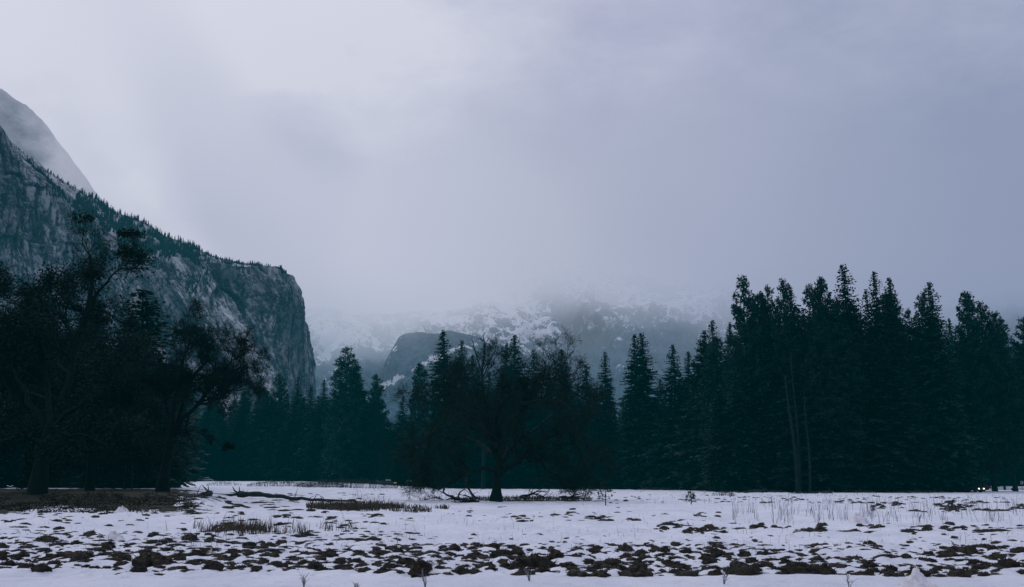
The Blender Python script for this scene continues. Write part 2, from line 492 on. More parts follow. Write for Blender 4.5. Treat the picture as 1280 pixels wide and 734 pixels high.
    # leader
    A.append(np.array([[0, 0, h * 0.97]])); B.append(np.array([[0, 0, h + 0.35]])); W.append(np.array([0.16])); S.append(np.array([[1.0, 0, 0]]))
    A, B, W, S = map(np.concatenate, (A, B, W, S))
    tb = np.stack([np.interp(A[:, 2], zz, bend[:, 0]), np.interp(A[:, 2], zz, bend[:, 1])], 1)
    A[:, :2] += tb; B[:, :2] += tb
    d = B - A
    S -= d * ((S * d).sum(1) / ((d * d).sum(1) + 1e-9))[:, None]
    S /= np.linalg.norm(S, axis=1)[:, None] + 1e-9
    mid = A + d * 0.55
    V = np.stack([A, mid - S * W[:, None] * 0.5, B, mid + S * W[:, None] * 0.5], 1).reshape(-1, 3)
    mesh_obj('crown', V, np.arange(len(V)).reshape(-1, 4), M['pine'] if kind == 'pine' else M['fir'], root, smooth=False)
    root['h'] = h
    return root

PROTO = {
    'fir': [conifer('fir_tree', 38, 6.9, 'fir', 101, 0.06), conifer('fir_tree', 36, 7.3, 'fir', 102, 0.07), conifer('fir_tree', 40, 6.6, 'fir', 103, 0.10), conifer('fir_tree', 36, 7.6, 'fir', 104, 0.05)],
    'pine': [conifer('pine_tree', 38, 5.2, 'pine', 201, 0.12), conifer('pine_tree', 40, 4.8, 'pine', 202, 0.16), conifer('pine_tree', 37, 5.4, 'pine', 203, 0.10)],
    'cedar': [conifer('cedar_tree', 30, 5.2, 'cedar', 301, 0.03), conifer('cedar_tree', 28, 5.8, 'cedar', 302, 0.02), conifer('cedar_tree', 32, 4.9, 'cedar', 303, 0.05)],
}
_used = set()
def place_conifer(kind, idx, x, y, h, label, group=None, rz=0.0, wide=1.0):
    p = PROTO[kind][idx % len(PROTO[kind])]
    if p.name in _used: o = copy_tree(p)
    else: o = p; _used.add(p.name)
    z = gz(x, y)
    s = h / p['h']
    o.location = (x, y, z); o.rotation_euler = (R(random.uniform(-1.2, 1.2)), R(random.uniform(-1.2, 1.2)), rz); o.scale = (s * wide, s * wide, s)
    tag(o, label, 'tree', group)
    if o.get('group') and not group: del o['group']
    return o

# (apex u, apex v, kind, distance, widen, label)
SKY = [
 (352, 469, 'pine', 400, 1.0, 'ragged pine standing close against the right foot of the cliff'),
 (370, 472, 'fir', 400, 0.9, 'slim conifer just below the vertical nose of the cliff'),
 (389, 481, 'fir', 395, 0.9, 'short conifer in front of the lowest snowy gully right of the cliff'),
 (407, 474, 'fir', 385, 0.9, 'small conifer directly left of the broad bushy-topped fir'),
 (433, 437, 'pine', 330, 1.15, 'broad dense fir that rises alone above the left half of the forest line'),
 (446, 450, 'fir', 335, 1.15, 'fir pressed to the right shoulder of the broad bushy-topped fir'),
 (471, 470, 'pine', 340, 0.95, 'loose-topped conifer in front of the foot of the grey rock hump'),
 (503, 497, 'fir', 330, 1.0, 'low conifer in the dip left of the narrow club-topped pine'),
 (522, 455, 'pine', 310, 0.95, 'narrow club-topped pine standing free below the snow streak'),
 (541, 487, 'fir', 310, 1.0, 'shorter conifer between the club-topped pine and the tall twin-tipped firs'),
 (560, 414, 'fir', 285, 1.0, 'tall pointed fir, the higher of the twin tips left of the bare treetop'),
 (574, 426, 'fir', 288, 0.9, 'slender fir, the lower of the twin tips left of the bare treetop'),
 (588, 444, 'fir', 290, 1.0, 'fir half hidden under the left side of the bare treetop'),
 (631, 431, 'fir', 285, 1.0, 'fir rising behind the oak, just right of the bare treetop'),
 (645, 419, 'fir', 280, 1.05, 'highest pointed fir behind the crown of the spreading oak'),
 (668, 437, 'fir', 280, 1.05, 'fir behind the right half of the spreading oak crown'),
 (689, 460, 'fir', 285, 1.0, 'small fir tip in the notch right of the spreading oak crown'),
 (700, 437, 'fir', 275, 0.9, 'pointed fir with a lower twin at its right side'),
 (709, 451, 'fir', 277, 0.9, 'lower twin of the pointed fir right of the oak'),
 (732, 456, 'cedar', 275, 0.85, 'blunt conifer left of the lone narrow spire'),
 (755, 440, 'fir', 268, 0.95, 'lone narrow spire with deep gaps of misty mountain on both sides'),
 (778, 500, 'fir', 275, 1.0, 'low conifer at the bottom of the deepest gap in the forest line'),
 (793, 420, 'fir', 258, 0.9, 'left tip of the tall pair of spires in the middle of the forest'),
 (803, 417, 'fir', 256, 1.05, 'right and higher tip of the tall pair of spires in the middle of the forest'),
 (823, 474, 'fir', 262, 0.9, 'low conifer right after the tall pair of spires'),
 (841, 432, 'fir', 245, 1.0, 'pointed fir second from the left edge of the tall grove'),
 (859, 440, 'fir', 243, 0.95, 'fir at the left shoulder of the tall grove'),
 (892, 401, 'fir', 225, 0.95, 'slim open-branched fir at the left edge of the tall grove'),
 (909, 405, 'fir', 222, 0.8, 'narrow tip wedged between the open-branched fir and the first tall pine'),
 (927, 350, 'pine', 205, 1.0, 'tall shaggy pine, first big tree at the left end of the tall grove'),
 (948, 366, 'pine', 205, 0.9, 'pine with a crooked top next to the shaggy first pine of the grove'),
 (960, 361, 'pine', 208, 0.8, 'thin pine with a little separate tuft at its top in the tall grove'),
 (976, 353, 'pine', 200, 0.85, 'pine with a forked tufted tip beside the bare pale trunks'),
 (993, 358, 'fir', 198, 0.8, 'narrow conifer right above the two bare pale trunks'),
 (1012, 359, 'pine', 200, 0.9, 'round-topped pine left of the tallest tree'),
 (1029, 349, 'pine', 200, 0.9, 'sparse-tipped pine touching the left side of the tallest tree'),
 (1056, 332, 'fir', 192, 1.1, 'tallest tree of all, a fir with a knobbed tip'),
 (1078, 365, 'fir', 198, 0.9, 'lower fir in the notch right of the tallest tree'),
 (1093, 340, 'fir', 193, 0.95, 'dark columnar fir, left of two close tips right of the tallest tree'),
 (1111, 347, 'fir', 192, 1.0, 'dark fir, right of two close tips right of the tallest tree'),
 (1136, 391, 'pine', 198, 0.9, 'short ragged conifer in the dip of the tall grove'),
 (1151, 368, 'pine', 196, 0.85, 'thin ragged pine just left of the sharp lone spire of the grove'),
 (1165, 353, 'fir', 190, 1.1, 'sharp lone spire in the right half of the tall grove'),
 (1190, 400, 'fir', 278, 0.9, 'lower fir filling the gap right of the sharp lone spire'),
 (1206, 366, 'pine', 206, 1.05, 'broad rounded pine above the parked cars'),
 (1223, 380, 'pine', 206, 1.0, 'lower rounded pine leaning on the broad one above the cars'),
 (1249, 391, 'pine', 206, 0.95, 'open conifer with sky showing through at the right end of the grove'),
 (1281, 400, 'pine', 206, 1.0, 'conifer cut by the right edge of the view'),
 (1310, 380, 'pine', 206, 1.0, 'pine beyond the right end of the grove'),
]
for i, (u, v, kind, Y, wide, label) in enumerate(SKY):
    p = at(u, v, Y)
    z = gz(p[0], p[1])
    place_conifer(kind, i * 7 + i // 3, p[0], p[1], p[2] - z, label, 'conifers along the skyline of the forest', rz=i * 2.4, wide=(0.86 if u > 900 else 1.0) * wide * (38 / max(22, p[2] - z)) ** 0.5 if (p[2] - z) < 38 else wide * (0.86 if u > 900 else 1.0))

# the forest wall below the skyline
su = np.array([s[0] for s in SKY]); sv = np.array([s[1] for s in SKY])
def fill_trees():
    g = np.random.default_rng(55)
    n = 0
    u = 215.0
    while u < 1330:
        for row in range(3 if u < 600 and int(u / 12.5) % 2 else 2):
            uu = u + g.uniform(-9, 9)
            k = (uu - CU) / FOC
            Yb = float(forest_edge(k)) + (3, 14, 34)[row] + g.uniform(0, 8)
            near = np.abs(su - uu) < 22
            vs = sv[near].max() if near.any() else 470
            vt = max(vs + (48 if row == 0 else 14) + g.uniform(0, 40 if row == 0 else 24), 455 if uu < 350 else 0)
            if 1192 < uu < 1245: Yb = max(Yb, 284)
            p = at(uu, vt, Yb)
            h = p[2] - gz(p[0], p[1])
            kind = ('cedar', 'fir', 'cedar', 'pine')[int(g.integers(0, 4))] if row == 0 else ('fir', 'cedar', 'pine')[int(g.integers(0, 3))]
            place_conifer(kind, int(g.integers(0, 9)), p[0], p[1], h,
                          ('dark conifer in the front row of the forest, its crown below the skyline trees' if row == 0 else 'dark conifer packed between the skyline trees of the forest'),
                          'lower conifers filling the forest wall', rz=g.uniform(0, 6.28), wide=(1.25 if kind != 'pine' else 1.1) * (34 / max(h, 14)) ** 0.35)
            n += 1
        u += 12.5
    return n
fill_trees()

# pale bare trunks in front of the tall grove
def bare_trunk(u0, v0, u1, v1, Y, r, label):
    a = at(u0, v0, Y); b = at(u1, v1, Y)
    a[2] = gz(a[0], a[1]) - 0.3
    root = empty('dead_pine', a)
    mb = MB()
    q = np.linspace(0, 1, 9)[:, None]
    P = (b - a) * q + np.array([[0.25 * math.sin(x * 5), 0, 0] for x in q[:, 0]])
    tube(mb, P, np.linspace(r, r * 0.35, 9), 7)
    mb.build('trunk', M['palebark'], root)
    sb = MB()
    g = np.random.default_rng(int(u0))
    for i in range(16):
        f = g.uniform(0.35, 1); p = (b - a) * f; an = g.uniform(0, 6.28); L = g.uniform(0.5, 1.8)
        tube(sb, [p, p + np.array([math.cos(an) * L * .6, math.sin(an) * L * .6, -.1]), p + np.array([math.cos(an) * L, math.sin(an) * L, -.35])], [0.06, 0.04, 0.02], 3)
    sb.build('dead_branch', M['palebark'], root)
    tag(root, label, 'dead tree', 'bare trunks at the front of the grove')
M['palebark'] = simple('pale_bark', (0.002, 0.012, 0.013), (0.008, 0.018, 0.018), 0.8, 0.9, 0.1)
bare_trunk(997, 613, 983, 470, 184, 0.42, 'left and thicker of two bare pale trunks at the front of the grove')
bare_trunk(1000, 613, 990, 440, 186, 0.30, 'slender pale trunk close behind the thicker bare one')
bare_trunk(1012, 613, 1007, 495, 184, 0.28, 'straight thin bare trunk a little right of the leaning pair')

# ------------------------------------------------------------------ broadleaf trees
def grow(g, tb, tw, p, d, L, r, lev, maxlev, wob, up, ends, kids=5, droop=0.0):
    """A limb with side limbs, down to thin twigs."""
    n = 6 if lev <= 2 else 4
    P = [np.array(p, float)]; d = np.array(d, float); d /= np.linalg.norm(d)
    for i in range(n):
        d = d + g.normal(size=3) * wob + np.array([0, 0, up - droop * i])
        d /= np.linalg.norm(d)
        P.append(P[-1] + d * L / n)
    P = np.array(P)
    rad = np.linspace(r, max(r * 0.45, 0.008), n + 1)
    limb(g, tb, tw, P, rad, lev, maxlev, wob, up, ends, kids, L)

def limb(g, tb, tw, P, rad, lev, maxlev, wob, up, ends, kids, L):
    tube(tb, P, rad, 7 if lev == 0 else (5 if lev < 3 else 3), cap=False)
    if lev >= maxlev:
        m = 9
        idx = g.integers(1, len(P), m)
        d = g.normal(size=(m, 3)); d[:, 2] += 0.3
        T = P[-1] - P[0]; d += T / (np.linalg.norm(T) + 1e-6) * 0.9
        d /= np.linalg.norm(d, axis=1)[:, None]
        A = P[idx]; Lt = g.uniform(0.3, 1.0, m) * min(1.0, L)
        B = A + d * Lt[:, None]
        ribbon(tw, A, B, 0.034)
        d2 = d[:, None] + g.normal(size=(m, 3, 3)) * 0.6
        d2 /= np.linalg.norm(d2, axis=2)[:, :, None]
        A2 = (A + (B - A) * 0.6)[:, None] + np.zeros((m, 3, 3))
        B2 = A2 + d2 * (Lt * 0.6)[:, None, None]
        ribbon(tw, A2.reshape(-1, 3), B2.reshape(-1, 3), 0.024)
        ends.append(B)
        return
    for i in range(kids):
        f = g.uniform(0.25, 1.0) if i else 1.0
        j = min(len(P) - 2, int(f * (len(P) - 1)))
        q = P[j] + (P[j + 1] - P[j]) * (f * (len(P) - 1) - j)
        T = P[j + 1] - P[j]; T /= np.linalg.norm(T) + 1e-9
        dd = T * 0.9 + g.normal(size=3) * 0.75 + np.array([0, 0, 0.15])
        rr = np.interp(f * (len(P) - 1), np.arange(len(P)), rad) * g.uniform(0.5, 0.75)
        grow(g, tb, tw, q, dd, L * g.uniform(0.42, 0.68) * (1.15 - 0.3 * f), max(rr, 0.012), lev + 1, maxlev, wob, up, ends, kids)

def leaf_quads(g, C, size, spread, per):
    C = np.repeat(C, per, 0) + g.normal(size=(len(C) * per, 3)) * spread
    a = g.normal(size=C.shape); a /= np.linalg.norm(a, axis=1)[:, None]
    b = np.cross(a, g.normal(size=C.shape)); b /= np.linalg.norm(b, axis=1)[:, None]
    s = g.uniform(0.6, 1.3, len(C))[:, None] * size
    return np.stack([C - a * s, C - b * s * 0.6, C + a * s, C + b * s * 0.6], 1).reshape(-1, 3)

def oak(name, base, trunk_pts, trunk_rad, limbs, seed, label, maxlev=3, kids=5, leaves=0, leafsize=0.13, twigmat='twig', mistle=0, leaftop=1.0, cat='tree', group=None, lower=None):
    g = np.random.default_rng(seed)
    base = np.array(base, float)
    root = empty(name, base)
    tb, tw, ends = MB(), MB(), []
    tp = np.array(trunk_pts, float)
    q = np.linspace(0, len(tp) - 1, 12)
    P = np.stack([np.interp(q, np.arange(len(tp)), tp[:, i]) for i in range(3)], 1)
    rad = np.interp(q, np.arange(len(tp)), trunk_rad)
    P[0, 2] -= 0.4
    tube(tb, P, rad, 10, cap=False)
    for (st, pts, r0, L) in limbs:
        lp = np.concatenate([[np.array(st, float)], np.array(pts, float)])
        q = np.linspace(0, len(lp) - 1, 9)
        LP = np.stack([np.interp(q, np.arange(len(lp)), lp[:, i]) for i in range(3)], 1)
        LP[1:-1] += g.normal(size=(7, 3)) * 0.12
        limb(g, tb, tw, LP, np.linspace(r0, r0 * 0.35, 9), 0, maxlev, 0.22, 0.05, ends, kids, L)
    tb.build('trunk', M['oakbark'], root)
    E = np.concatenate(ends)
    crown = MB(); crown.v, crown.f, crown.n = tw.v, tw.f, tw.n
    if leaves:
        sel = E[(g.random(len(E)) < 0.8) & (E[:, 2] < E[:, 2].max() * leaftop)]
        V = leaf_quads(g, sel, leafsize, 0.40, leaves)
        crown.add(V, np.arange(len(V)).reshape(-1, 4))
    crown.build('crown', M[twigmat], root, smooth=False)
    if mistle:
        hi = E[E[:, 2] > 0.55 * E[:, 2].max()]
        pick = hi[g.choice(len(hi), mistle, replace=False)]
        for c in pick:
            rr = g.uniform(0.3, 0.8)
            d = g.normal(size=(110, 3)) * np.array([1.2, 1.0, 0.8]); d /= np.linalg.norm(d, axis=1)[:, None] ** 0.6
            V = leaf_quads(g, c + d * (g.random((110, 1)) ** 0.5) * rr * np.array([1.1, 1.1, 0.85]), 0.13, 0.04, 2)
            mesh_obj('mistletoe_leaves', V, np.arange(len(V)).reshape(-1, 4), M['mistle'], root, smooth=False)
    tag(root, label, cat, group)
    return root

def L3(base, Y0, pts):
    """Photo pixels (u, v, depth offset) turned into points relative to a tree's base."""
    return [at(u, v, Y0 + dy) - base for (u, v, dy) in pts]

# the spreading oak in the middle of the meadow
Yc = 104.0
b0 = at(620, 626, Yc); b0[2] = gz(b0[0], b0[1])
J = lambda *pts: L3(b0, Yc, pts)
oak('oak_tree', b0, J((620, 626, 0), (621, 610, 0), (622, 592, 0), (624, 578, 0)), [0.78, 0.44, 0.40, 0.34], [
    (J((624, 592, 0))[0], J((640, 582, 1), (658, 568, 2), (676, 552, 3), (698, 530, 3)), 0.40, 7.0),
    (J((624, 578, 0))[0], J((628, 555, 0), (640, 525, -1), (656, 506, -2), (668, 486, -2)), 0.34, 6.0),
    (J((624, 578, 0))[0], J((622, 550, 1), (620, 515, 2), (626, 490, 2), (629, 466, 2)), 0.36, 5.6),
    (J((622, 575, 0))[0], J((612, 550, 0), (605, 520, 1), (588, 508, 2), (577, 488, 2)), 0.32, 6.0),
    (J((622, 560, 0))[0], J((605, 540, -3), (582, 530, -5), (560, 515, -6)), 0.28, 6.5),
    (J((621, 590, 0))[0], J((606, 585, -2), (588, 590, -3), (568, 600, -4), (548, 612, -4)), 0.24, 5.5),
    (J((660, 566, 2))[0], J((680, 580, 1), (700, 598, 0), (718, 613, 0)), 0.20, 5.5),
    (J((650, 505, -2))[0], J((676, 500, -4), (700, 500, -5), (722, 520, -5)), 0.22, 6.5),
    (J((621, 585, 0))[0], J((640, 560, 5), (665, 540, 7), (690, 520, 8)), 0.25, 6.5),
    (J((620, 570, 0))[0], J((600, 555, 5), (575, 545, 7), (550, 545, 8)), 0.25, 6.5),
    (J((700, 528, 3))[0], J((715, 545, 2), (728, 570, 1), (736, 600, 0)), 0.15, 5.5),
    (J((560, 515, -6))[0], J((545, 535, -5), (534, 560, -4), (526, 590, -3)), 0.15, 5.5),
    (J((590, 500, 2))[0], J((572, 490, 1), (555, 495, 0), (542, 510, 0)), 0.15, 6.0),
    (J((655, 485, -2))[0], J((680, 470, 0), (700, 475, 2), (722, 495, 2)), 0.15, 6.0),
    (J((621, 560, 0))[0], J((612, 520, -6), (606, 492, -8), (600, 470, -8)), 0.22, 5.4),
    (J((560, 545, 7))[0], J((545, 560, 6), (532, 580, 5), (528, 602, 4)), 0.12, 5.0),
    (J((690, 520, 8))[0], J((712, 525, 8), (730, 545, 7), (742, 575, 6)), 0.14, 5.5),
  ], 41, 'wide spreading bare oak standing alone in the middle of the snowy meadow', maxlev=3, kids=6)

# bare cottonwood whose twigs show against the mist
Yb_ = 272.0
b1 = at(604, 611, Yb_); b1[2] = gz(b1[0], b1[1])
J = lambda *pts: L3(b1, Yb_, pts)
oak('bare_tree', b1, J((604, 611, 0), (605, 560, 0), (603, 500, 0), (603, 462, 0)), [0.7, 0.5, 0.4, 0.3], [
    (J((603, 470, 0))[0], J((597, 450, 0), (593, 435, 0), (590, 424, 0)), 0.24, 4.6),
    (J((603, 465, 0))[0], J((605, 445, 1), (606, 430, 1), (604, 420, 1)), 0.26, 4.6),
    (J((603, 475, 0))[0], J((611, 455, 0), (617, 440, 0), (621, 428, 0)), 0.24, 4.6),
    (J((603, 485, 0))[0], J((592, 470, -2), (584, 455, -2), (581, 445, -2)), 0.2, 4.6),
  ], 42, 'tall leafless tree whose grey twigs stand above the firs behind the oak', maxlev=2, kids=5, twigmat='twigbare')

# the right-leaning oak of the left knoll
Yr = 100.0
b2 = at(203, 613, Yr); b2[2] = gz(b2[0], b2[1])
J = lambda *pts: L3(b2, Yr, pts)
oak('oak_tree', b2, J((203, 613, 0), (206, 590, 0), (211, 565, 0), (216, 540, 0)), [0.75, 0.46, 0.40, 0.34], [
    (J((213, 550, 0))[0], J((230, 525, 0), (250, 500, 0), (272, 478, 0), (300, 460, 0)), 0.28, 6.0),
    (J((216, 540, 0))[0], J((226, 510, 1), (240, 480, 1), (255, 450, 2), (268, 425, 2)), 0.26, 6.0),
    (J((214, 545, 0))[0], J((216, 515, -1), (222, 480, -1), (230, 445, -1), (238, 422, -1)), 0.25, 5.5),
    (J((215, 540, 0))[0], J((208, 510, 2), (205, 480, 2), (208, 450, 2)), 0.24, 5.5),
    (J((245, 503, 0))[0], J((265, 500, -1), (285, 490, -1), (308, 486, -1)), 0.14, 4.5),
    (J((258, 492, 0))[0], J((275, 470, 1), (292, 448, 1), (310, 440, 1)), 0.14, 4.5),
    (J((214, 545, 0))[0], J((238, 538, -1), (262, 545, -1), (285, 560, -1)), 0.08, 1.3),
  ], 43, 'oak leaning right with open forked limbs against the cliff foot', maxlev=3, kids=7, leaves=0, mistle=7)

# the big oak at the far left
Yl = 85.0
b3 = at(46, 617, Yl); b3[2] = gz(b3[0], b3[1])
J = lambda *pts: L3(b3, Yl, pts)
oak('oak_tree', b3, J((46, 617, 0), (52, 580, 0), (58, 555, 0), (64, 530, 0)), [0.88, 0.58, 0.50, 0.42], [
    (J((62, 535, 0))[0], J((80, 490, 0), (95, 440, 1), (110, 390, 1), (116, 350, 1), (112, 320, 1)), 0.34, 6.0),
    (J((105, 405, 1))[0], J((120, 375, 0), (135, 350, 0), (155, 335, 0)), 0.18, 4.5),
    (J((62, 535, 0))[0], J((60, 490, 2), (50, 440, 2), (45, 400, 2)), 0.30, 5.5),
    (J((60, 540, 0))[0], J((40, 510, 0), (20, 470, 0), (0, 440, 0)), 0.28, 5.5),
    (J((62, 538, 0))[0], J((95, 510, -2), (125, 480, -3), (150, 450, -3)), 0.26, 5.5),
    (J((58, 550, 0))[0], J((85, 540, -3), (115, 545, -4), (140, 565, -4)), 0.2, 5.0),
    (J((56, 555, 0))[0], J((30, 545, -3), (5, 550, -3), (-20, 560, -3)), 0.2, 5.0),
    (J((95, 440, 1))[0], J((80, 400, 3), (70, 375, 3)), 0.18, 5.0),
  ], 44, 'huge oak with thick trunk at the left edge, topped by dark mistletoe clumps', maxlev=3, kids=5, leaves=3, leaftop=0.85, mistle=15)

# further brushy oaks of the left knoll
def side_oak(u, v, Y, top, halfw, seed, label, **kw):
    b = at(u, v, Y); b[2] = gz(b[0], b[1])
    J = lambda *pts: L3(b, Y, pts)
    hgt = v - top
    m = v - 0.3 * hgt
    lim = []
    for i, f in enumerate((-1.0, -0.65, -0.3, 0.1, 0.45, 0.8, 1.0)):
        e = top + hgt * 0.12 + abs(f) ** 2 * hgt * 0.32
        lim.append((J((u, m + (i % 3) * 6, 0))[0], J((u + f * halfw * 0.35, m - hgt * 0.18, (i % 3 - 1) * 2), (u + f * halfw * 0.8, (m + e) / 2, (i % 3 - 1) * 3), (u + f * halfw, e, (i % 2) * 3)), 0.22, hgt * Y / FOC * 0.32))
    for f in (-0.9, 0.9):
        lim.append((J((u, m + 12, 0))[0], J((u + f * halfw * 0.5, m + 4, -2), (u + f * halfw * 0.95, v - 0.18 * hgt, -3)), 0.14, hgt * Y / FOC * 0.28))
    return oak('oak_tree', b, J((u, v, 0), (u + 2, (v + m) / 2, 0), (u + 1, m, 0), (u, m - 0.1 * hgt, 0)), [0.6, 0.36, 0.32, 0.25], lim, seed, label, **kw)

side_oak(112, 612, 112, 415, 62, 51, 'brushy brown oak filling the dark thicket between the two knoll trunks', maxlev=3, kids=5, leaves=7, twigmat='deadleaf')
side_oak(-12, 612, 96, 352, 62, 52, 'dark leafy oak cut by the left edge of the view', maxlev=3, kids=5, leaves=8, twigmat='deadleaf', mistle=8)
side_oak(160, 607, 128, 440, 55, 53, 'low brushy oak behind the right-leaning oak', maxlev=3, kids=5, leaves=7, twigmat='deadleaf')
side_oak(60, 606, 128, 385, 70, 54, 'rounded leafy oak behind the huge trunk on the left knoll', maxlev=3, kids=5, leaves=8, twigmat='deadleaf')

KN = [(183, 365, 'cedar', 150, 1.75, 'pointed conifer rising above the thicket of the left knoll'),
      (22, 385, 'cedar', 155, 1.6, 'conifer darkening the far left of the thicket'),
      (68, 372, 'cedar', 160, 1.6, 'blunt conifer behind the huge oak on the left knoll'),
      (118, 400, 'cedar', 158, 1.6, 'conifer in the thicket just left of the pointed one'),
      (232, 440, 'cedar', 200, 1.1, 'small conifer behind the crown of the right-leaning oak'),
      (150, 430, 'cedar', 165, 1.6, 'low conifer under the pointed one of the knoll'),
      (205, 455, 'fir', 210, 1.2, 'low fir right behind the leaning oak trunk'),
      (45, 430, 'cedar', 165, 1.6, 'low conifer right behind the huge trunk'),
      (90, 450, 'cedar', 170, 1.6, 'lowest conifer in the middle of the thicket'),
      (0, 420, 'cedar', 170, 1.6, 'low conifer at the very edge of the thicket'),
      (305, 490, 'fir', 405, 1.0, 'distant conifer below the pale slab of the cliff'),
      (327, 488, 'fir', 405, 1.0, 'distant conifer left of the ragged pine at the cliff foot'),
      (255, 515, 'fir', 400, 1.1, 'distant conifer seen under the limbs of the leaning oak'),
      (280, 508, 'fir', 400, 1.1, 'distant conifer right of the limbs of the leaning oak'),
      (230, 510, 'fir', 390, 1.1, 'distant conifer close to the right of the leaning trunk')]
for i, (u, v, kind, Y, wide, label) in enumerate(KN):
    p = at(u, v, Y)
    place_conifer(kind, i + 1, p[0], p[1], p[2] - gz(p[0], p[1]), label, 'conifers by the left knoll', rz=i * 1.7, wide=wide * (30 / max(14, p[2])) ** 0.35)

# ------------------------------------------------------------------ rock walls and mountains
def interp_curve(pts, n):
    pts = np.array(pts, float)
    d = np.concatenate([[0], np.cumsum(np.linalg.norm(np.diff(pts, axis=0), axis=1))])
    s = np.linspace(0, d[-1], n)
    out = np.stack([np.interp(s, d, pts[:, i]) for i in range(pts.shape[1])], 1)
    k = 9
    pad = np.concatenate([np.repeat(out[:1], k, 0), out, np.repeat(out[-1:], k, 0)])
    ker = np.hanning(2 * k + 1); ker /= ker.sum()
    return np.stack([np.convolve(pad[:, i], ker, 'valid') for i in range(out.shape[1])], 1), s

def build_cliff():
    rim = [(-260, 40, 1010), (-120, 80, 1080), (-40, 125, 1150), (0, 156, 1200), (18, 187, 1225), (40, 206, 1255), (62, 224, 1285), (100, 256, 1320), (130, 287, 1345), (157, 303, 1370), (188, 322, 1392),
           (213, 320, 1412), (240, 325, 1430), (272, 328, 1452), (300, 334, 1474), (329, 333, 1496), (346, 335, 1512), (354, 341, 1530)]
    P = [at(*r) for r in rim]
    last = P[-1]
    # round the nose and run back up the side valley
    P += [last + np.array([6, 40, 4]), last + np.array([-6, 110, 14]), last + np.array([-60, 240, 40]), last + np.array([-160, 420, 60])]
    ns, nt_, nb = 760, 400, 150
    C, s = interp_curve(P, ns)
    T = np.gradient(C[:, :2], axis=0); T /= np.linalg.norm(T, axis=1)[:, None]
    out = np.stack([T[:, 1], -T[:, 0]], 1)                     # towards the valley
    sm = np.concatenate([np.repeat(out[:1], 40, 0), out, np.repeat(out[-1:], 40, 0)])
    ker = np.hanning(81); ker /= ker.sum()
    out = np.stack([np.convolve(sm[:, i], ker, 'valid') for i in range(2)], 1)
    out /= np.linalg.norm(out, axis=1)[:, None]
    i_nose = np.argmin(np.linalg.norm(C - last, axis=1))
    w = np.interp(s, [0, s[i_nose] * 0.5, s[i_nose] * 0.85, s[i_nose], s[-1]], [150, 135, 85, 52, 70])
    t = np.linspace(0, 1, nt_)                                  # 0 at the base, 1 at the rim
    S_, T_ = np.meshgrid(s, t, indexing='ij')
    Zr = C[:, 2][:, None]
    Z = -5 + (Zr + 5) * T_
    # profile: steep, leaning back near the rim, talus below
    off = w[:, None] * (0.55 * (1 - T_) ** 1.0 + 0.25 * (1 - T_) ** 4 + 0.20 * (1 - sstep(0.72, 1.0, T_)))
    Xp, Yp = S_, Z
    warp = 30 * fbm(S_ / 160, Z / 160, seed=3, oct=3)
    # hanging slabs that lean down to the right
    wv = (S_ * 0.86 + Z * 0.52 + warp) / 62.0
    iw = np.floor(wv); sw = wv - iw
    hs = vnoise(iw * 7.31 + 0.5, 0.5 * np.ones_like(wv), Z / 150, 8)
    u_ = (S_ - s[0]) / (s[i_nose] - s[0])
    slab_amp = 20 * sstep(0.42, 0.62, u_) * sstep(1.02, 0.93, u_)
    rel = slab_amp * (sw ** 1.6 - 0.5) * (0.6 + 1.0 * np.abs(hs))
    wv2 = (S_ * 0.93 + Z * 0.36 + 0.6 * warp + 40) / 23.0
    sw2 = wv2 - np.floor(wv2)
    rel += 0.22 * slab_amp * (sw2 - 0.5) * (0.5 + vnoise(np.floor(wv2) * 3.3, 0 * wv, Z / 60, 18))
    # upright blocks and cracks on the face nearest the viewer
    wc = (S_ + 9 * fbm(S_ / 40, Z / 90, seed=33, oct=3)) / 34.0
    bl = vnoise(np.floor(wc) * 5.7, np.floor((Z + 40 * vnoise(np.floor(wc) * 2.2, 0 * wc, 0 * wc, 44)) / 75) * 3.1, 0 * wc, 45)
    rel += 10 * bl * (1 - slab_amp / 20) * sstep(1.0, 0.95, u_)
    rel += 34 * fbm(S_ / 150, Z / 230, seed=12, oct=3) * sstep(1.0, 0.86, T_)
    rel += (7 * fbm(S_ / 30 + warp / 50, Z / 160, seed=14, oct=4, ridged=True) - 4) * (1 - 0.6 * slab_amp / 20)
    rel += (4.0 - 2.2 * slab_amp / 20) * fbm(S_ / 16, Z / 34, seed=15, oct=4, gain=0.5)
    rel += 1.5 * fbm(S_ / 4, Z / 6, seed=16, oct=2)
    # overhanging arch below the rim
    ar = ((u_ - 0.865) / 0.045) ** 2 + ((T_ - 0.80) / 0.11) ** 2
    rel -= 16 * sstep(1.0, 0.75, ar) * sstep(0.70, 0.80, T_ + 0.6 * (u_ - 0.865))
    rel *= sstep(1.0, 0.93, T_) * 0.85 + 0.15
    rel *= np.interp(s, [s[0], s[i_nose] - 60, s[i_nose], s[-1]], [1, 1, 0.6, 0.6])[:, None]
    # cavity: how far a point sits below its surroundings
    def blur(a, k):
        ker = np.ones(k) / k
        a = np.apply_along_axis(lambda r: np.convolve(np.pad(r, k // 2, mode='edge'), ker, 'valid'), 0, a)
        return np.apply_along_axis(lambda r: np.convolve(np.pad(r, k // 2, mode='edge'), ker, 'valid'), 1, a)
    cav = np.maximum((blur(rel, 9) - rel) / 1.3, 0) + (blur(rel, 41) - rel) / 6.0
    cav += 0.55 * sstep(0.10, 0.0, np.minimum(sw, 1 - sw)) * slab_amp / 20 * (0.4 + vnoise(S_ / 20, Z / 20, 0 * S_, 81))
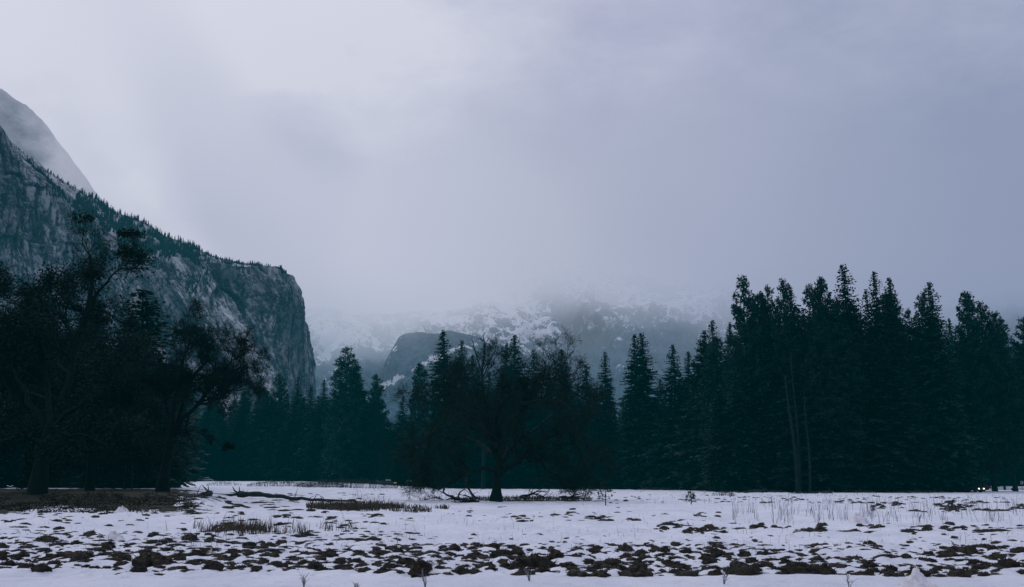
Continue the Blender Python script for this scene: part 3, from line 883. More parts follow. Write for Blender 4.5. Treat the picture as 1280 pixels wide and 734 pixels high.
    slab = sstep(0.0, 0.35, vnoise(iw * 3.17, 0.3 + 0.0 * wv, Z / 120, 31) + 0.25 * fbm(S_ / 40, Z / 60, seed=52, oct=3)) * sstep(0.05, 0.3, sw) * sstep(1.0, 0.75, sw) * slab_amp / 20
    px = C[:, 0][:, None] + out[:, 0][:, None] * off; py = C[:, 1][:, None] + out[:, 1][:, None] * off
    dd = py * CP + (Z - EYE) * SP
    pu = CU + FOC * px / dd; pv = CV - FOC * (-py * SP + (Z - EYE) * CP) / dd
    axis_u = np.interp(pv, [335, 375, 420, 470, 510], [244, 268, 300, 318, 338]); wid_u = np.interp(pv, [335, 390, 430, 460, 490], [7, 17, 11, 8, 16])
    jag = 6 * fbm(S_ / 12, Z / 25, seed=72, oct=3)
    slab = np.maximum(slab * 0.8, sstep(1.15, 0.75, np.abs(pu - axis_u + jag) / wid_u) * sstep(332, 345, pv))
    # the back slope behind the rim
    crest = np.array([at(*c) for c in [(-260, 30, 1300), (-100, 90, 1390), (-30, 140, 1430), (28, 192, 1460), (60, 214, 1480), (100, 240, 1500), (150, 265, 1520), (200, 291, 1535), (240, 308, 1540), (275, 322, 1540), (320, 331, 1545), (352, 338, 1548)]])
    Q = np.linspace(0, 1, nb)[1:]
    cu = np.concatenate([[0], np.cumsum(np.linalg.norm(np.diff(crest, axis=0), axis=1))]); cu = cu / cu[-1] * s[i_nose]
    CR = np.stack([np.interp(np.minimum(s, s[i_nose]), cu, crest[:, i]) for i in range(3)], 1)
    beyond = np.clip((s - s[i_nose]) / (s[-1] - s[i_nose]), 0, 1)
    CR = CR * (1 - beyond[:, None]) + (C + np.array([-120, -40, 10])) * beyond[:, None]
    half = Q / 0.6
    X3 = np.zeros((ns, nt_ + nb - 1, 3))
    X3[:, :nt_, 0] = C[:, 0][:, None] + out[:, 0][:, None] * (off + rel)
    X3[:, :nt_, 1] = C[:, 1][:, None] + out[:, 1][:, None] * (off + rel)
    X3[:, :nt_, 2] = Z + 0.25 * rel * sstep(0.5, 1.0, T_)
    for j, q in enumerate(Q):
        a = min(1.0, q / 0.6)
        b = max(0.0, (q - 0.6) / 0.4)
        rimp = X3[:, nt_ - 1]
        p = rimp * (1 - a) + CR * a
        p[:, 2] += math.sin(a * math.pi) * -4
        p[:, 0] += -220 * b; p[:, 1] += 260 * b; p[:, 2] -= 160 * b * b
        X3[:, nt_ + j] = p
    back = X3[:, nt_:]
    nz = 6 * fbm(back[..., 0] / 40, back[..., 1] / 40, seed=61, oct=4) * np.minimum(1, Q * 8)[None]
    X3[:, nt_:, 2] += nz
    cavf = np.concatenate([cav, np.zeros((ns, nb - 1))], 1)
    slabf = np.concatenate([slab, np.zeros((ns, nb - 1))], 1)
    topf = np.concatenate([np.zeros((ns, nt_)), np.ones((ns, nb - 1))], 1)
    nn = nt_ + nb - 1
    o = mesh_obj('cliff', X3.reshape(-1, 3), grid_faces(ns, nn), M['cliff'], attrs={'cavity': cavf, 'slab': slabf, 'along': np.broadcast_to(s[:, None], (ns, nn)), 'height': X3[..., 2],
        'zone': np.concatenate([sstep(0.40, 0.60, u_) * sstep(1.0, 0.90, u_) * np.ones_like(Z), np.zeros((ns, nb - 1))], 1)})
    tag(o, kind='structure')
    return X3, nt_, i_nose
CL, CL_nt, CL_nose = build_cliff()

def mini_conifers(mb, P, H, g):
    """Far conifers a few metres apart: three rough skirts and a tip each."""
    for p, h in zip(P, H):
        r = h * g.uniform(0.13, 0.2)
        for (z0, z1, k) in ((0.08, 0.5, 1.0), (0.35, 0.75, 0.75), (0.6, 1.0, 0.45)):
            n = 6
            a = np.linspace(0, 2 * np.pi, n, endpoint=False) + g.uniform(0, 1)
            rr = r * k * g.uniform(0.6, 1.25, n)
            V = np.concatenate([np.stack([np.cos(a) * rr, np.sin(a) * rr, np.full(n, z0 * h) + g.uniform(-.06, .06, n) * h], 1), [[0, 0, z1 * h]]]) + p
            F = np.array([[i, (i + 1) % n, n] for i in range(n)])
            mb.add(V, F)

def cliff_forest():
    g = np.random.default_rng(88)
    mb = MB()
    back = CL[:CL_nose + 10, CL_nt:]
    P, H = [], []
    ns, nb = back.shape[:2]
    tries = 0
    while len(P) < 2400 and tries < 60000:
        tries += 1
        i = int(g.integers(0, ns)); j = int(g.integers(0, int(nb * 0.66)))
        p = back[i, j]
        u = CU + FOC * p[0] / (p[1] * CP + (p[2] - EYE) * SP)
        q = j / (nb * 0.6)
        n = fbm(p[0] / 45, p[1] / 45, seed=91, oct=3)
        d = 0.0
        if u < 20: d = 0.02
        elif u < 95: d = 0.35 if q > 0.85 else 0.0
        elif u < 250: d = 1.0 if q < 0.62 + 0.25 * n else 0.55
        elif u < 360: d = 0.5 + 0.6 * n
        if g.random() < d and (u < 95 or float(vnoise(p[0] / 16, p[1] / 16, 0.0, 93)) > -0.12):
            P.append(p + np.array([0, 0, -0.8])); H.append(g.uniform(6, 13) if 95 < u < 250 else g.uniform(4, 8))
    # a few on ledges just under the rim
    face = CL[:CL_nose, :CL_nt]
    for _ in range(2600):
        i = int(g.integers(int(ns * 0.40), face.shape[0])); j = int(CL_nt * (1 - 0.16 * g.random() ** 1.6)) - 1
        p = face[i, j]
        if fbm(i / 30, j / 25, seed=97, oct=2) > (0.0 if i < face.shape[0] * 0.75 else 0.3): P.append(p + np.array([0, 0, -1])); H.append(g.uniform(4, 9))
    mini_conifers(mb, P, H, g)
    o = mb.build('ridge_forest', M['farforest'], None, smooth=False)
    tag(o, 'dark conifer wood covering the slope above the rim of the grey cliff', 'forest', kind='stuff')
cliff_forest()

def build_dome():
    # rounded granite dome behind the cliff, snow on its crown
    Y0 = 2750.0
    prof = [(-70, 96), (-35, 103), (0, 114), (16, 121), (31, 131), (46, 148), (63, 170), (80, 194), (100, 220), (122, 250), (150, 285), (190, 325), (240, 372)]
    pts = np.array([at(u, v, Y0) for u, v in prof])
    ax = pts[0]
    r = np.abs(pts[:, 0] - ax[0])
    nr, na = 170, 300
    rr = np.linspace(0, r[-1], nr); z = np.interp(rr, r, pts[:, 2])
    a = np.linspace(-math.pi, math.pi, na)
    RR, AA = np.meshgrid(rr, a, indexing='ij')
    k = 1 + 0.05 * fbm(np.cos(AA) * 2, np.sin(AA) * 2, RR / 300, seed=4, oct=3)
    X = ax[0] + RR * k * np.cos(AA); Yv = Y0 + RR * 0.9 * k * np.sin(AA)
    Z = z[:, None] + 7 * fbm(X / 60, Yv / 60, seed=71, oct=4) * np.minimum(1, RR / 60)
    snow = 0.75 * sstep(Z.max() - 95, Z.max() - 40, Z) + 0.05
    o = mesh_obj('dome', np.stack([X, Yv, Z], -1).reshape(-1, 3), grid_faces(nr, na), mountain_material('dome_granite', 0.50, 0.66, (0.055, 0.08, 0.115), 0.02), attrs={'snow': snow})
    tag(o, kind='structure')
build_dome()

def ridge(name, crest, depth, drop, seed, mat, snowf, amp=60, ns=420, nt_=260, back=500):
    """A mountain flank that falls from its crest line towards the viewer."""
    P = [at(*c) for c in crest]
    C, s = interp_curve(P, ns)
    t = np.linspace(-0.35, 1, nt_)
    S_, T_ = np.meshgrid(s, t, indexing='ij')
    f = np.maximum(T_, 0); bk = np.maximum(-T_, 0)
    X = C[:, 0][:, None] + 0 * T_
    Yv = C[:, 1][:, None] - depth * f + back * bk / 0.35
    Z = C[:, 2][:, None] * (1 - f ** 0.85) - drop * bk
    rg = fbm(X / 330, Yv / 330, Z / 500, seed=seed, oct=5, ridged=True)
    Z = Z + amp * (rg - 0.6) * np.minimum(1, (np.abs(T_) + 0.05) * 4) * (1 - f) ** 0.3
    Yv = Yv + amp * 1.2 * fbm(X / 200, Z / 260, seed=seed + 5, oct=4)
    snow = snowf(X, Yv, Z, rg)
    V = np.stack([X, Yv, Z], -1).reshape(-1, 3)
    o = mesh_obj(name, V, grid_faces(ns, nt_), mat, attrs={'snow': snow})
    tag(o, kind='structure')
    return o

mm = mountain_material('snowy_mountain', 0.46, 0.60, (0.050, 0.085, 0.115), 0.011)
mg = mountain_material('wooded_rock', 0.50, 0.62, (0.050, 0.080, 0.105), 0.014)
# snowy slopes right of the cliff
ridge('mountain', [(240, 395, 3050), (330, 385, 3000), (400, 392, 2950), (470, 396, 2950), (540, 392, 3000), (620, 380, 3100), (700, 400, 3150)], 900, 300, 130, mm,
      lambda X, Y, Z, rg: 0.20 + 0.24 * sstep(270, 430, Z) + 0.12 * (rg - 0.6) + 0.22 * fbm(X / 160 + Z / 200, Z / 160, seed=9, oct=3), amp=70)
# grey rock hump in front of them
ridge('hill', [(440, 515, 2500), (468, 476, 2520), (484, 447, 2530), (497, 424, 2545), (510, 416, 2560), (535, 419, 2580), (560, 414, 2600), (585, 420, 2620), (610, 424, 2640), (650, 440, 2660), (720, 480, 2700)], 420, 200, 140, mg,
      lambda X, Y, Z, rg: 0.17 + 0.45 * np.exp(-((Z - (300 + 0.55 * (X + 200))) / 16) ** 2) + 0.3 * sstep(-300, -345, X - 0.35 * (Z - 250)) + 0.2 * fbm(X / 90, Z / 60, seed=19, oct=3), amp=48)
# the big mountain in the cloud
ridge('mountain', [(520, 430, 3500), (560, 380, 3550), (590, 335, 3600), (612, 318, 3620), (650, 312, 3650), (700, 322, 3650), (760, 340, 3620), (820, 352, 3580), (870, 362, 3550), (905, 372, 3520), (950, 392, 3500), (1040, 400, 3500), (1140, 385, 3500), (1250, 372, 3480), (1380, 350, 3450)], 1200, 300, 150, mm,
      lambda X, Y, Z, rg: 0.20 + 0.24 * sstep(380, 640, Z) + 0.10 * (rg - 0.6) + 0.20 * fbm(X / 190, Z / 130, seed=29, oct=3), amp=95, ns=620, nt_=320)

# ------------------------------------------------------------------ tussocks in the snow
def tussock_mesh(seed):
    g = np.random.default_rng(seed)
    nr, na = 8, 22
    V = [[0, 0, 1.0]]
    for i in range(1, nr):
        ph = i / (nr - 1) * math.pi * 0.62
        for j in range(na):
            a = j / na * 2 * math.pi
            V.append([math.sin(ph) * math.cos(a), math.sin(ph) * math.sin(a), math.cos(ph)])
    V = np.array(V)
    n = fbm(V[:, 0] * 1.6 + seed * 3.1, V[:, 1] * 1.6, V[:, 2] * 1.6, seed=seed, oct=4, gain=0.6)
    V = V * (1 + 0.42 * n)[:, None]
    V[:, 2] = np.where(V[:, 2] > 0, np.abs(V[:, 2]) ** 0.75, V[:, 2])
    V *= np.array([0.5, 0.42, 0.5])
    F4, F3 = [], []
    for j in range(na): F3.append([0, 1 + j, 1 + (j + 1) % na])
    for i in range(nr - 2):
        b = 1 + i * na
        for j in range(na): F4.append([b + j, b + na + j, b + na + (j + 1) % na, b + (j + 1) % na])
    mb = MB(); mb.v.append(V); mb.n = len(V); mb.f += [np.array(F3), np.array(F4)]
    # matted blades
    idx = g.integers(0, len(V) - na, 170)
    A = V[idx] * 0.96
    d = A * np.array([1, 1, 0.4]) + g.normal(size=A.shape) * 0.35
    d[:, 2] += 0.25
    d /= np.linalg.norm(d, axis=1)[:, None]
    ribbon(mb, A, A + d * g.uniform(0.06, 0.26, (170, 1)), 0.035)
    return mb

TP = [tussock_mesh(900 + i) for i in range(10)]
def shade_u(u, v):
    return hit(u, v)

def band_density(u, v):
    """How thickly the tussocks stand at a photo position (0..1)."""
    n = float(fbm(u / 70, v / 9, seed=201, oct=3))
    f = 0.0
    if 697 <= v <= 720: f = 0.85 if u > 150 else 0.75
    elif 680 <= v < 697: f = 0.45 if u < 1080 else 0.35
    if u < 520 and 664 <= v < 697: f = max(f, 0.55 - 0.25 * max(0, (u - 300) / 220))
    if u < 90 and 662 <= v < 674: f = 0.9
    if u < 420 and v > 708: f *= 0.55
    if u < 150 and v > 704: f *= 0.1
    if v > 716 and (u < 480): f = 0
    return f * (0.85 + 0.9 * n)

spots = []
g_ = np.random.default_rng(17)
tries = 0
while len(spots) < 2300 and tries < 110000:
    tries += 1
    u = g_.uniform(-60, 1340); v = 661 + 59 * g_.random() ** 0.8
    if g_.random() > band_density(u, v): continue
    p = hit(u, v)
    sz = g_.lognormal(-1.30, 0.40)
    if v < 690: sz *= 0.8
    ok = True
    for q in spots[-900:]:
        if abs(q[0] - p[0]) < 0.42 * (sz + q[3]) and abs(q[1] - p[1]) < 0.95 * (sz + q[3]): ok = False; break
    if ok: spots.append((p[0], p[1], v, sz))
spots.sort(key=lambda s: -(s[3] / s[1]))
big, small = spots[:290], spots[290:]
proto_t = []
for i, mb in enumerate(TP): proto_t.append(mb.build('grass_tussock', M['tussock'], None, smooth=True))
for i, (x, y, v, sz) in enumerate(big):
    src = proto_t[i % len(proto_t)]
    o = src if i < len(proto_t) else src.copy()
    if i >= len(proto_t): col.objects.link(o)
    o.location = (x, y, gz(x, y) - 0.03 - 0.03 * sz)
    o.rotation_euler = (g_.uniform(-.12, .12), g_.uniform(-.12, .12), g_.uniform(0, 6.28))
    o.scale = (sz * g_.uniform(0.8, 1.25), sz * g_.uniform(0.8, 1.2), sz * g_.uniform(0.50, 0.90))
    tag(o, 'dark brown grass tussock poking through the snow in the nearest rows' if v > 697 else 'dark grass tussock poking through the snow behind the nearest rows', 'tussock',
        'tussocks of the nearest rows' if v > 697 else 'tussocks behind the nearest rows')

def scatter_clumps():
    """Small scraps of dark grass; flat ones double as shaded sides of snow lumps."""
    g = np.random.default_rng(19)
    mb = MB()
    L = [(x, y, s, 0.4) for (x, y, v, s) in small]
    def field(u0, u1, v0, v1, n, s0, s1, thr, flat=0.4, seed=0):
        k = 0; t = 0
        while k < n and t < n * 60:
            t += 1
            u = g.uniform(u0, u1); v = g.uniform(v0, v1)
            if float(fbm(u / 45, v / 5, seed=300 + seed, oct=3)) < thr: continue
            p = hit(u, v); L.append((p[0], p[1], g.uniform(s0, s1), flat)); k += 1
    field(820, 1290, 656, 667, 230, 0.12, 0.42, 0.05, 0.6, seed=1)        # the middle row on the right
    field(1090, 1290, 628, 640, 150, 0.2, 0.55, 0.08, 0.6, seed=2)    # the far row on the right
    field(880, 1290, 620, 630, 170, 0.2, 0.5, 0.08, 0.5, seed=3)
    field(640, 900, 640, 652, 60, 0.15, 0.4, 0.10, 0.5, seed=4)
    field(560, 800, 634, 652, 50, 0.15, 0.45, 0.15, 0.5, seed=5)
    field(-20, 520, 640, 662, 190, 0.15, 0.45, 0.10, 0.5, seed=6)
    field(-20, 1300, 668, 715, 900, 0.06, 0.28, 0.0, 0.5, seed=7)
    field(100, 480, 616, 640, 170, 0.3, 1.0, 0.02, 0.3, seed=8)
    field(740, 1000, 614, 630, 90, 0.2, 0.5, 0.05, 0.5, seed=9)
    field(20, 640, 676, 700, 220, 0.12, 0.5, 0.0, 0.35, seed=10)
    LZ = gz(np.array([q[0] for q in L]), np.array([q[1] for q in L]))
    for (x, y, s, fl), zl in zip(L, LZ):
        t = TP[int(g.integers(0, len(TP)))]
        V = np.concatenate(t.v)
        a = g.uniform(0, 6.28); c, sn = math.cos(a), math.sin(a)
        W = V * np.array([s * g.uniform(0.9, 1.7), s * g.uniform(0.8, 1.3), s * fl * g.uniform(0.7, 1.3)])
        W = W @ np.array([[c, sn, 0], [-sn, c, 0], [0, 0, 1]])
        # widened across the view of the meadow's drift direction
        W = W + np.array([x, y, zl - 0.03])
        n0 = mb.n
        mb.v.append(W); mb.f += [f + n0 for f in t.f]; mb.n += len(W)
    o = mb.build('grass_shade_clumps', M['tussock'], None)  # flat clumps also stand in for shade beside the snow lumps
    tag(o, 'small dark scraps of grass and imitated shade streaks scattered over the snowy meadow', 'grass', kind='stuff')
scatter_clumps()

# ------------------------------------------------------------------ reeds, stalks, bushes
def blades(name, pts, hmin, hmax, w, mat, label, lean=0.18, cat='grass'):
    g = np.random.default_rng(len(pts))
    pts = np.array(pts, float)
    n = len(pts)
    H = g.uniform(hmin, hmax, n) * (0.6 + 0.8 * g.random(n) ** 2)
    d = np.stack([g.normal(0, lean, n), g.normal(0, lean, n), np.ones(n)], 1)
    mid = pts + d * (H * 0.55)[:, None]
    tip = pts + d * H[:, None] + np.stack([g.normal(0, lean * 0.8, n) * H, g.normal(0, lean, n) * H, -0.08 * H], 1)
    mb = MB()
    a = g.uniform(0, math.pi, n)
    sd = np.stack([np.cos(a), np.sin(a) * 0.3, 0 * a], 1) * w / 2
    V = np.stack([pts - sd, pts + sd, mid + sd * 0.8, tip, mid - sd * 0.8], 1).reshape(-1, 3)
    mb.add(V, np.arange(len(V)).reshape(-1, 5))
    o = mb.build(name, mat, None, smooth=False)
    tag(o, label, cat, kind='stuff')
    return o

def pts_in(u0, u1, v0, v1, n, seed, thr=None, sc_=30, edge=True):
    g = np.random.default_rng(seed)
    out = []
    a, b = hit((u0 + u1) / 2, v0), hit((u0 + u1) / 2, v1)
    t = 0
    while len(out) < n and t < n * 30:
        t += 1
        u = g.uniform(u0, u1); v = g.uniform(v0, v1)
        if edge:
            fx = (u - (u0 + u1) / 2) / ((u1 - u0) / 2); fy = (v - (v0 + v1) / 2) / ((v1 - v0) / 2)
            if fx * fx + fy * fy > 1 + 0.5 * float(vnoise(u / 12, v / 4, 0.0, seed)): continue
        if thr is not None and float(fbm(u / sc_, v / 8, seed=seed, oct=2)) < thr: continue
        p = hit(u, v)
        out.append([p[0], p[1], 0.0])
    out = np.array(out); out[:, 2] = gz(out[:, 0], out[:, 1]) - 0.02
    return out

blades('reed_patch', pts_in(260, 340, 662, 668, 900, 1), 0.28, 0.62, 0.022, M['drygrass'], 'dense dark reed patch standing in the snow left of centre', 0.14)
blades('reed_patch', pts_in(205, 460, 658, 671, 420, 2, 0.05), 0.25, 0.65, 0.022, M['drygrass'], 'thin scattered reeds around the dense reed patch', 0.14)
blades('dry_grass', pts_in(381, 505, 631, 639, 2600, 3), 0.30, 0.62, 0.05, M['drygrass'], 'long strip of brown dry grass below the fallen log', 0.2)
blades('dry_grass', pts_in(480, 560, 634, 641, 500, 4, 0.0), 0.25, 0.5, 0.05, M['drygrass'], 'thin tail of dry grass right of the brown strip', 0.25)
blades('dry_grass', pts_in(560, 745, 622, 627, 2400, 5), 0.2, 0.45, 0.06, M['drygrass'], 'dark low grass in the strip under the spreading oak', 0.3)
blades('dry_grass', pts_in(-30, 255, 616, 642, 5200, 6, -0.25, 60), 0.06, 0.24, 0.08, M['knollgrass'], 'dark matted grass under the trees of the left knoll', 0.8)
blades('dry_stalks', pts_in(915, 1290, 630, 655, 620, 7, 0.08, 22, False), 0.4, 1.3, 0.022, M['stalk'], 'pale dry stalks standing in bunches on the right of the meadow', 0.12)
blades('dry_stalks', pts_in(440, 620, 610, 626, 600, 8, 0.0, 40, False), 0.3, 0.8, 0.03, M['stalk'], 'fine grey stalks in the snow left of the spreading oak', 0.2)
blades('dry_stalks', pts_in(-20, 1300, 625, 690, 900, 9, 0.0, 60, False), 0.12, 0.5, 0.014, M['stalk'], 'single thin stalks dotted all over the snow', 0.25)
blades('dry_stalks', pts_in(760, 1290, 614, 630, 700, 10, 0.0, 40, False), 0.25, 0.7, 0.03, M['stalk'], 'fine grey stalks at the far side of the meadow', 0.2)

def weed(u, v, h, seed, label):
    p = hit(u, v)
    g = np.random.default_rng(seed)
    mb = MB()
    for i in range(5):
        L = 0.75 * h * g.uniform(0.5, 1.0); a = g.uniform(0, 6.28); t = g.uniform(0.1, 0.5)
        P = np.array([[0, 0, -0.05], [math.cos(a) * t * L * .4, math.sin(a) * t * L * .4, L * .5], [math.cos(a) * t * L, math.sin(a) * t * L, L]])
        tube(mb, P, [0.006, 0.005, 0.002], 4)
        for k in range(3):
            f = g.uniform(.4, .95); q = P[0] + (P[2] - P[0]) * f
            e = q + np.array([g.normal() * .08, g.normal() * .08, .1]) * h * 2
            tube(mb, [q, (q + e) / 2 + .01, e], [.004, .003, .0015], 3)
    o = mb.build('dry_weed', M['stalk'], None)
    o.location = (p[0], p[1], gz(p[0], p[1]))
    tag(o, label, 'weed', 'dry weeds along the near edge of the snow')
for u, v, h, s, lb in [(380, 733, .36, 1, 'thin dry weed at the bottom edge below the reed patch'), (445, 736, .22, 2, 'tiny dry weed left of the bottom centre'),
                       (532, 732, .42, 3, 'tall leaning dry weed left of bottom centre'), (662, 727, .3, 4, 'single thin stem at the bottom right below the oak'),
                       (905, 732, .32, 5, 'dry weed pair at the bottom right of centre'), (1062, 737, .34, 6, 'spreading dry weed left of the snow heap')]:
    weed(u, v, h, s, lb)

def bush(u, v, w, h, n, seed, label, mat='willow'):
    p = hit(u, v)
    g = np.random.default_rng(seed)
    mb = MB()
    base = np.stack([g.uniform(-w / 2, w / 2, n), g.normal(0, 0.7, n), np.full(n, -0.1)], 1)
    d = np.stack([g.normal(0, .35, n), g.normal(0, .3, n), np.ones(n)], 1)
    k = np.sqrt(np.clip(1 - (base[:, 0] / (w / 2)) ** 2, 0.1, 1))
    L = h * g.uniform(0.5, 1.0, n) * k
    mid = base + d * L[:, None] * .6
    ribbon(mb, base, base + d * L[:, None], 0.05)
    for _ in range(4):
        e = mid + np.stack([g.normal(0, .4, n), g.normal(0, .3, n), g.uniform(.1, .6, n)], 1) * L[:, None] * .7
        ribbon(mb, mid, e, 0.035)
    o = mb.build('willow_bush', M[mat], None, smooth=False)
    o.location = (p[0], p[1], gz(p[0], p[1]))
    tag(o, label, 'bush', 'low bushes along the far side of the meadow')
bush(350, 608, 16, 2.0, 420, 1, 'wide dark willow bush at the far edge of the snow right of the log root')
bush(280, 607, 9, 1.5, 130, 2, 'small thin willow bush in the snow right of the leaning oak')
bush(228, 604, 7, 1.4, 130, 3, 'small willow bush touching the leaning oak trunk')
bush(400, 609, 12, 2.2, 380, 4, 'dark willow bush at the foot of the forest under the broad fir')
bush(440, 610, 22, 2.6, 700, 5, 'long brown willow thicket along the forest foot left of the parked car')
bush(905, 620, 3.2, 1.0, 90, 6, 'little dark bush at the far side below the tall grove')
bush(1070, 616, 9, 0.8, 260, 9, 'low dark brush at the foot of the tallest tree')
bush(1150, 616.5, 12, 0.7, 300, 10, 'long low brush at the forest foot left of the lit headlights')
bush(960, 616, 8, 0.9, 200, 11, 'low brush at the forest foot below the crooked pines')
bush(820, 613, 10, 1.1, 260, 12, 'low brush at the forest foot below the tall pair of spires')
bush(740, 614, 7, 1.6, 200, 7, 'brush lying at the forest foot right of the oak')
bush(540, 612, 6, 1.4, 160, 8, 'dark brush behind the fallen limbs of the oak')

# saplings
for (u, v, h, nm, lb) in [(757, 632, 1.75, 'pine_sapling', 'lone thin sapling on the snow right of the oak'), (864, 631, 1.0, 'pine_sapling', 'small crooked sapling in the snow below the grove edge')]:
    p = hit(u, v)
    root = empty(nm, (p[0], p[1], gz(p[0], p[1])))
    g = np.random.default_rng(int(u)); t = MB(); tube(t, [[0, 0, -.1], [0.03, 0, h * .5], [0, 0, h]], [.05, .04, .015], 5)
    c = MB()
    for z in np.linspace(.25, 1, 7):
        for i in range(4):
            a = g.uniform(0, 6.28); L = (1.15 - z) * h * .45 + .12
            e = np.array([math.cos(a) * L, math.sin(a) * L, z * h + .1 * L])
            tube(t, [[0, 0, z * h], e * np.array([.6, .6, 1]), e], [.02, .012, .006], 3)
            d = g.normal(size=(14, 3)) * .6 + np.array([0, 0, .4]); A = np.repeat(e[None], 14, 0)
            ribbon(c, A, A + d * .22, .05)
    t.build('trunk', M['bark'], root); c.build('crown', M['pine'], root, smooth=False)
    tag(root, lb, 'sapling')

# fallen log with its root end
def fallen_log(a, b, thick, label, seed):
    p0, p1 = hit(*a), hit(*b)
    p0[2] = gz(*p0[:2]); p1[2] = gz(*p1[:2])
    root = empty('fallen_log', p0)
    d = p1 - p0
    g = np.random.default_rng(seed)
    mb = MB()
    q = np.linspace(0, 1, 24)
    P = d[None] * q[:, None]; P[:, 2] += 0.38 * thick * (1 - q) + 0.05 + 0.06 * np.sin(q * 9) + 0.05 * g.normal(size=24)
    P[:, 0] += 0.15 * np.sin(q * 7); P[:, 1] += 0.12 * np.sin(q * 11 + seed)
    tube(mb, P, thick * np.interp(q, [0, .05, .5, 1], [0.42, 0.30, 0.20, 0.05]) * g.uniform(.85, 1.15, 24), 9)
    mb.build('log_trunk', M['log'], root)
    sides = [(0.0, (-1.0, 0.3, 0.9), .13), (0.0, (-2.0, -0.4, -0.2), .15), (0.01, (-0.3, 0.2, 0.9), .11), (0.5, (0.3, 0.2, 1.1), .05), (0.12, (0.4, -1.2, .1), .08), (0.3, (0.8, -1.6, -.1), .08), (0.0, (-3.4, 0.2, 0.1), .11)]
    for i in range(9): sides.append((g.uniform(.05, .9), (g.normal() * .8, g.normal() * 1.3, g.uniform(-.1, .6)), g.uniform(.03, .07)))
    for f, v3, r in sides:
        bm_ = MB(); st = np.array([np.interp(f, q, P[:, k]) for k in range(3)]); e = st + np.array(v3) * thick ** .5
        tube(bm_, [st, st + (e - st) * .5 + g.normal(size=3) * .12, e], [r * thick, r * thick * .7, r * thick * .25], 6)
        bm_.build('broken_branch', M['log'], root)
    tag(root, label, 'log')
fallen_log((300, 622), (455, 629), 1.0, 'dark fallen tree trunk lying across the snow left of the oak', 5)
fallen_log((958, 617), (905, 616), 0.8, 'low dark log at the forest foot where the tall grove begins', 6)
fallen_log((1040, 617.5), (985, 617.5), 0.7, 'low dark log lying before the bare pale trunks', 7)
fallen_log((262, 620), (225, 628), 0.8, 'short broken log on the dark ground right of the leaning oak', 8)

def fallen_branch(u, v, du, seed, label, size=3.5):
    p = hit(u, v); p[2] = gz(*p[:2])
    root = p
    g = np.random.default_rng(seed); tb, tw, ends = MB(), MB(), []
    for i in range(4):
        a = g.normal(0, .5)
        d = np.array([math.cos(a) * (1 if du > 0 else -1), math.sin(a) * .8, g.uniform(.0, .25)])
        grow(g, tb, tw, np.array([0, 0, 0.2]) + g.normal(size=3) * .15, d, size * g.uniform(.7, 1.2), .15, 1, 3, .30, .03, ends, 3)
    for arr in tb.v + tw.v: arr[:, 2] = np.abs(arr[:, 2]) * 0.75
    o = tb.build('fallen_branch', M['log'], None, smooth=False)
    o.location = p
    tag(o, label, 'branch', 'broken limbs lying under the oak')
fallen_branch(575, 626, -1, 3, 'tangled broken limb on the snow left of the oak trunk', 4.2)
fallen_branch(596, 628, -1, 4, 'broken limb lying close to the left of the oak trunk', 2.6)
fallen_branch(650, 624, 1, 5, 'broken limb lying right of the oak trunk', 4.0)
fallen_branch(705, 624, 1, 6, 'thin broken limb at the right end of the dark strip under the oak', 3.0)

# heaps of snow
def snow_heap(u, v, w, h, seed, label, peak=0.0):
    p = hit(u, v)
    g = np.random.default_rng(seed)
    nr, na = 26, 48
    r = np.linspace(0, 1, nr); a = np.linspace(0, 2 * np.pi, na)
    RR, AA = np.meshgrid(r, a, indexing='ij')
    X = RR * np.cos(AA) * w / 2; Yv = RR * np.sin(AA) * w / 2.4
    Z = h * (1 - RR ** 1.7) ** 1.4 + h * 0.55 * fbm(X / w * 4, Yv / w * 4, seed=seed, oct=5, gain=0.65) * (1 - RR * .5)
    Z += peak * np.exp(-((X) / (w * .09)) ** 4 - ((Yv) / (w * .09)) ** 4) 
    Z -= 0.04
    X += 0.03 * w * fbm(Z / h * 3, AA, seed=seed + 3, oct=3)
    o = mesh_obj('snow_heap', np.stack([X, Yv, Z], -1).reshape(-1, 3), grid_faces(nr, na), M['heapsnow'])
    o.location = (p[0], p[1], gz(p[0], p[1]))
    tag(o, label, 'snow heap')
M['heapsnow'] = simple('heaped_snow', (0.55, 0.55, 0.60), (0.74, 0.74, 0.80), 5.0, 0.9, 0.0, 6)
snow_heap(1146, 731, 0.74, 0.20, 1, 'melting snow heap with a knob on top at the bottom right', 0.13)
snow_heap(152, 641, 1.0, 0.36, 2, 'pointed snow heap at the edge of the dark ground on the left')
snow_heap(142, 673, 0.9, 0.26, 3, 'low snow heap among the tussocks on the left')
snow_heap(1073, 654, 1.3, 0.45, 4, 'small snow heap between the dry stalks on the right')

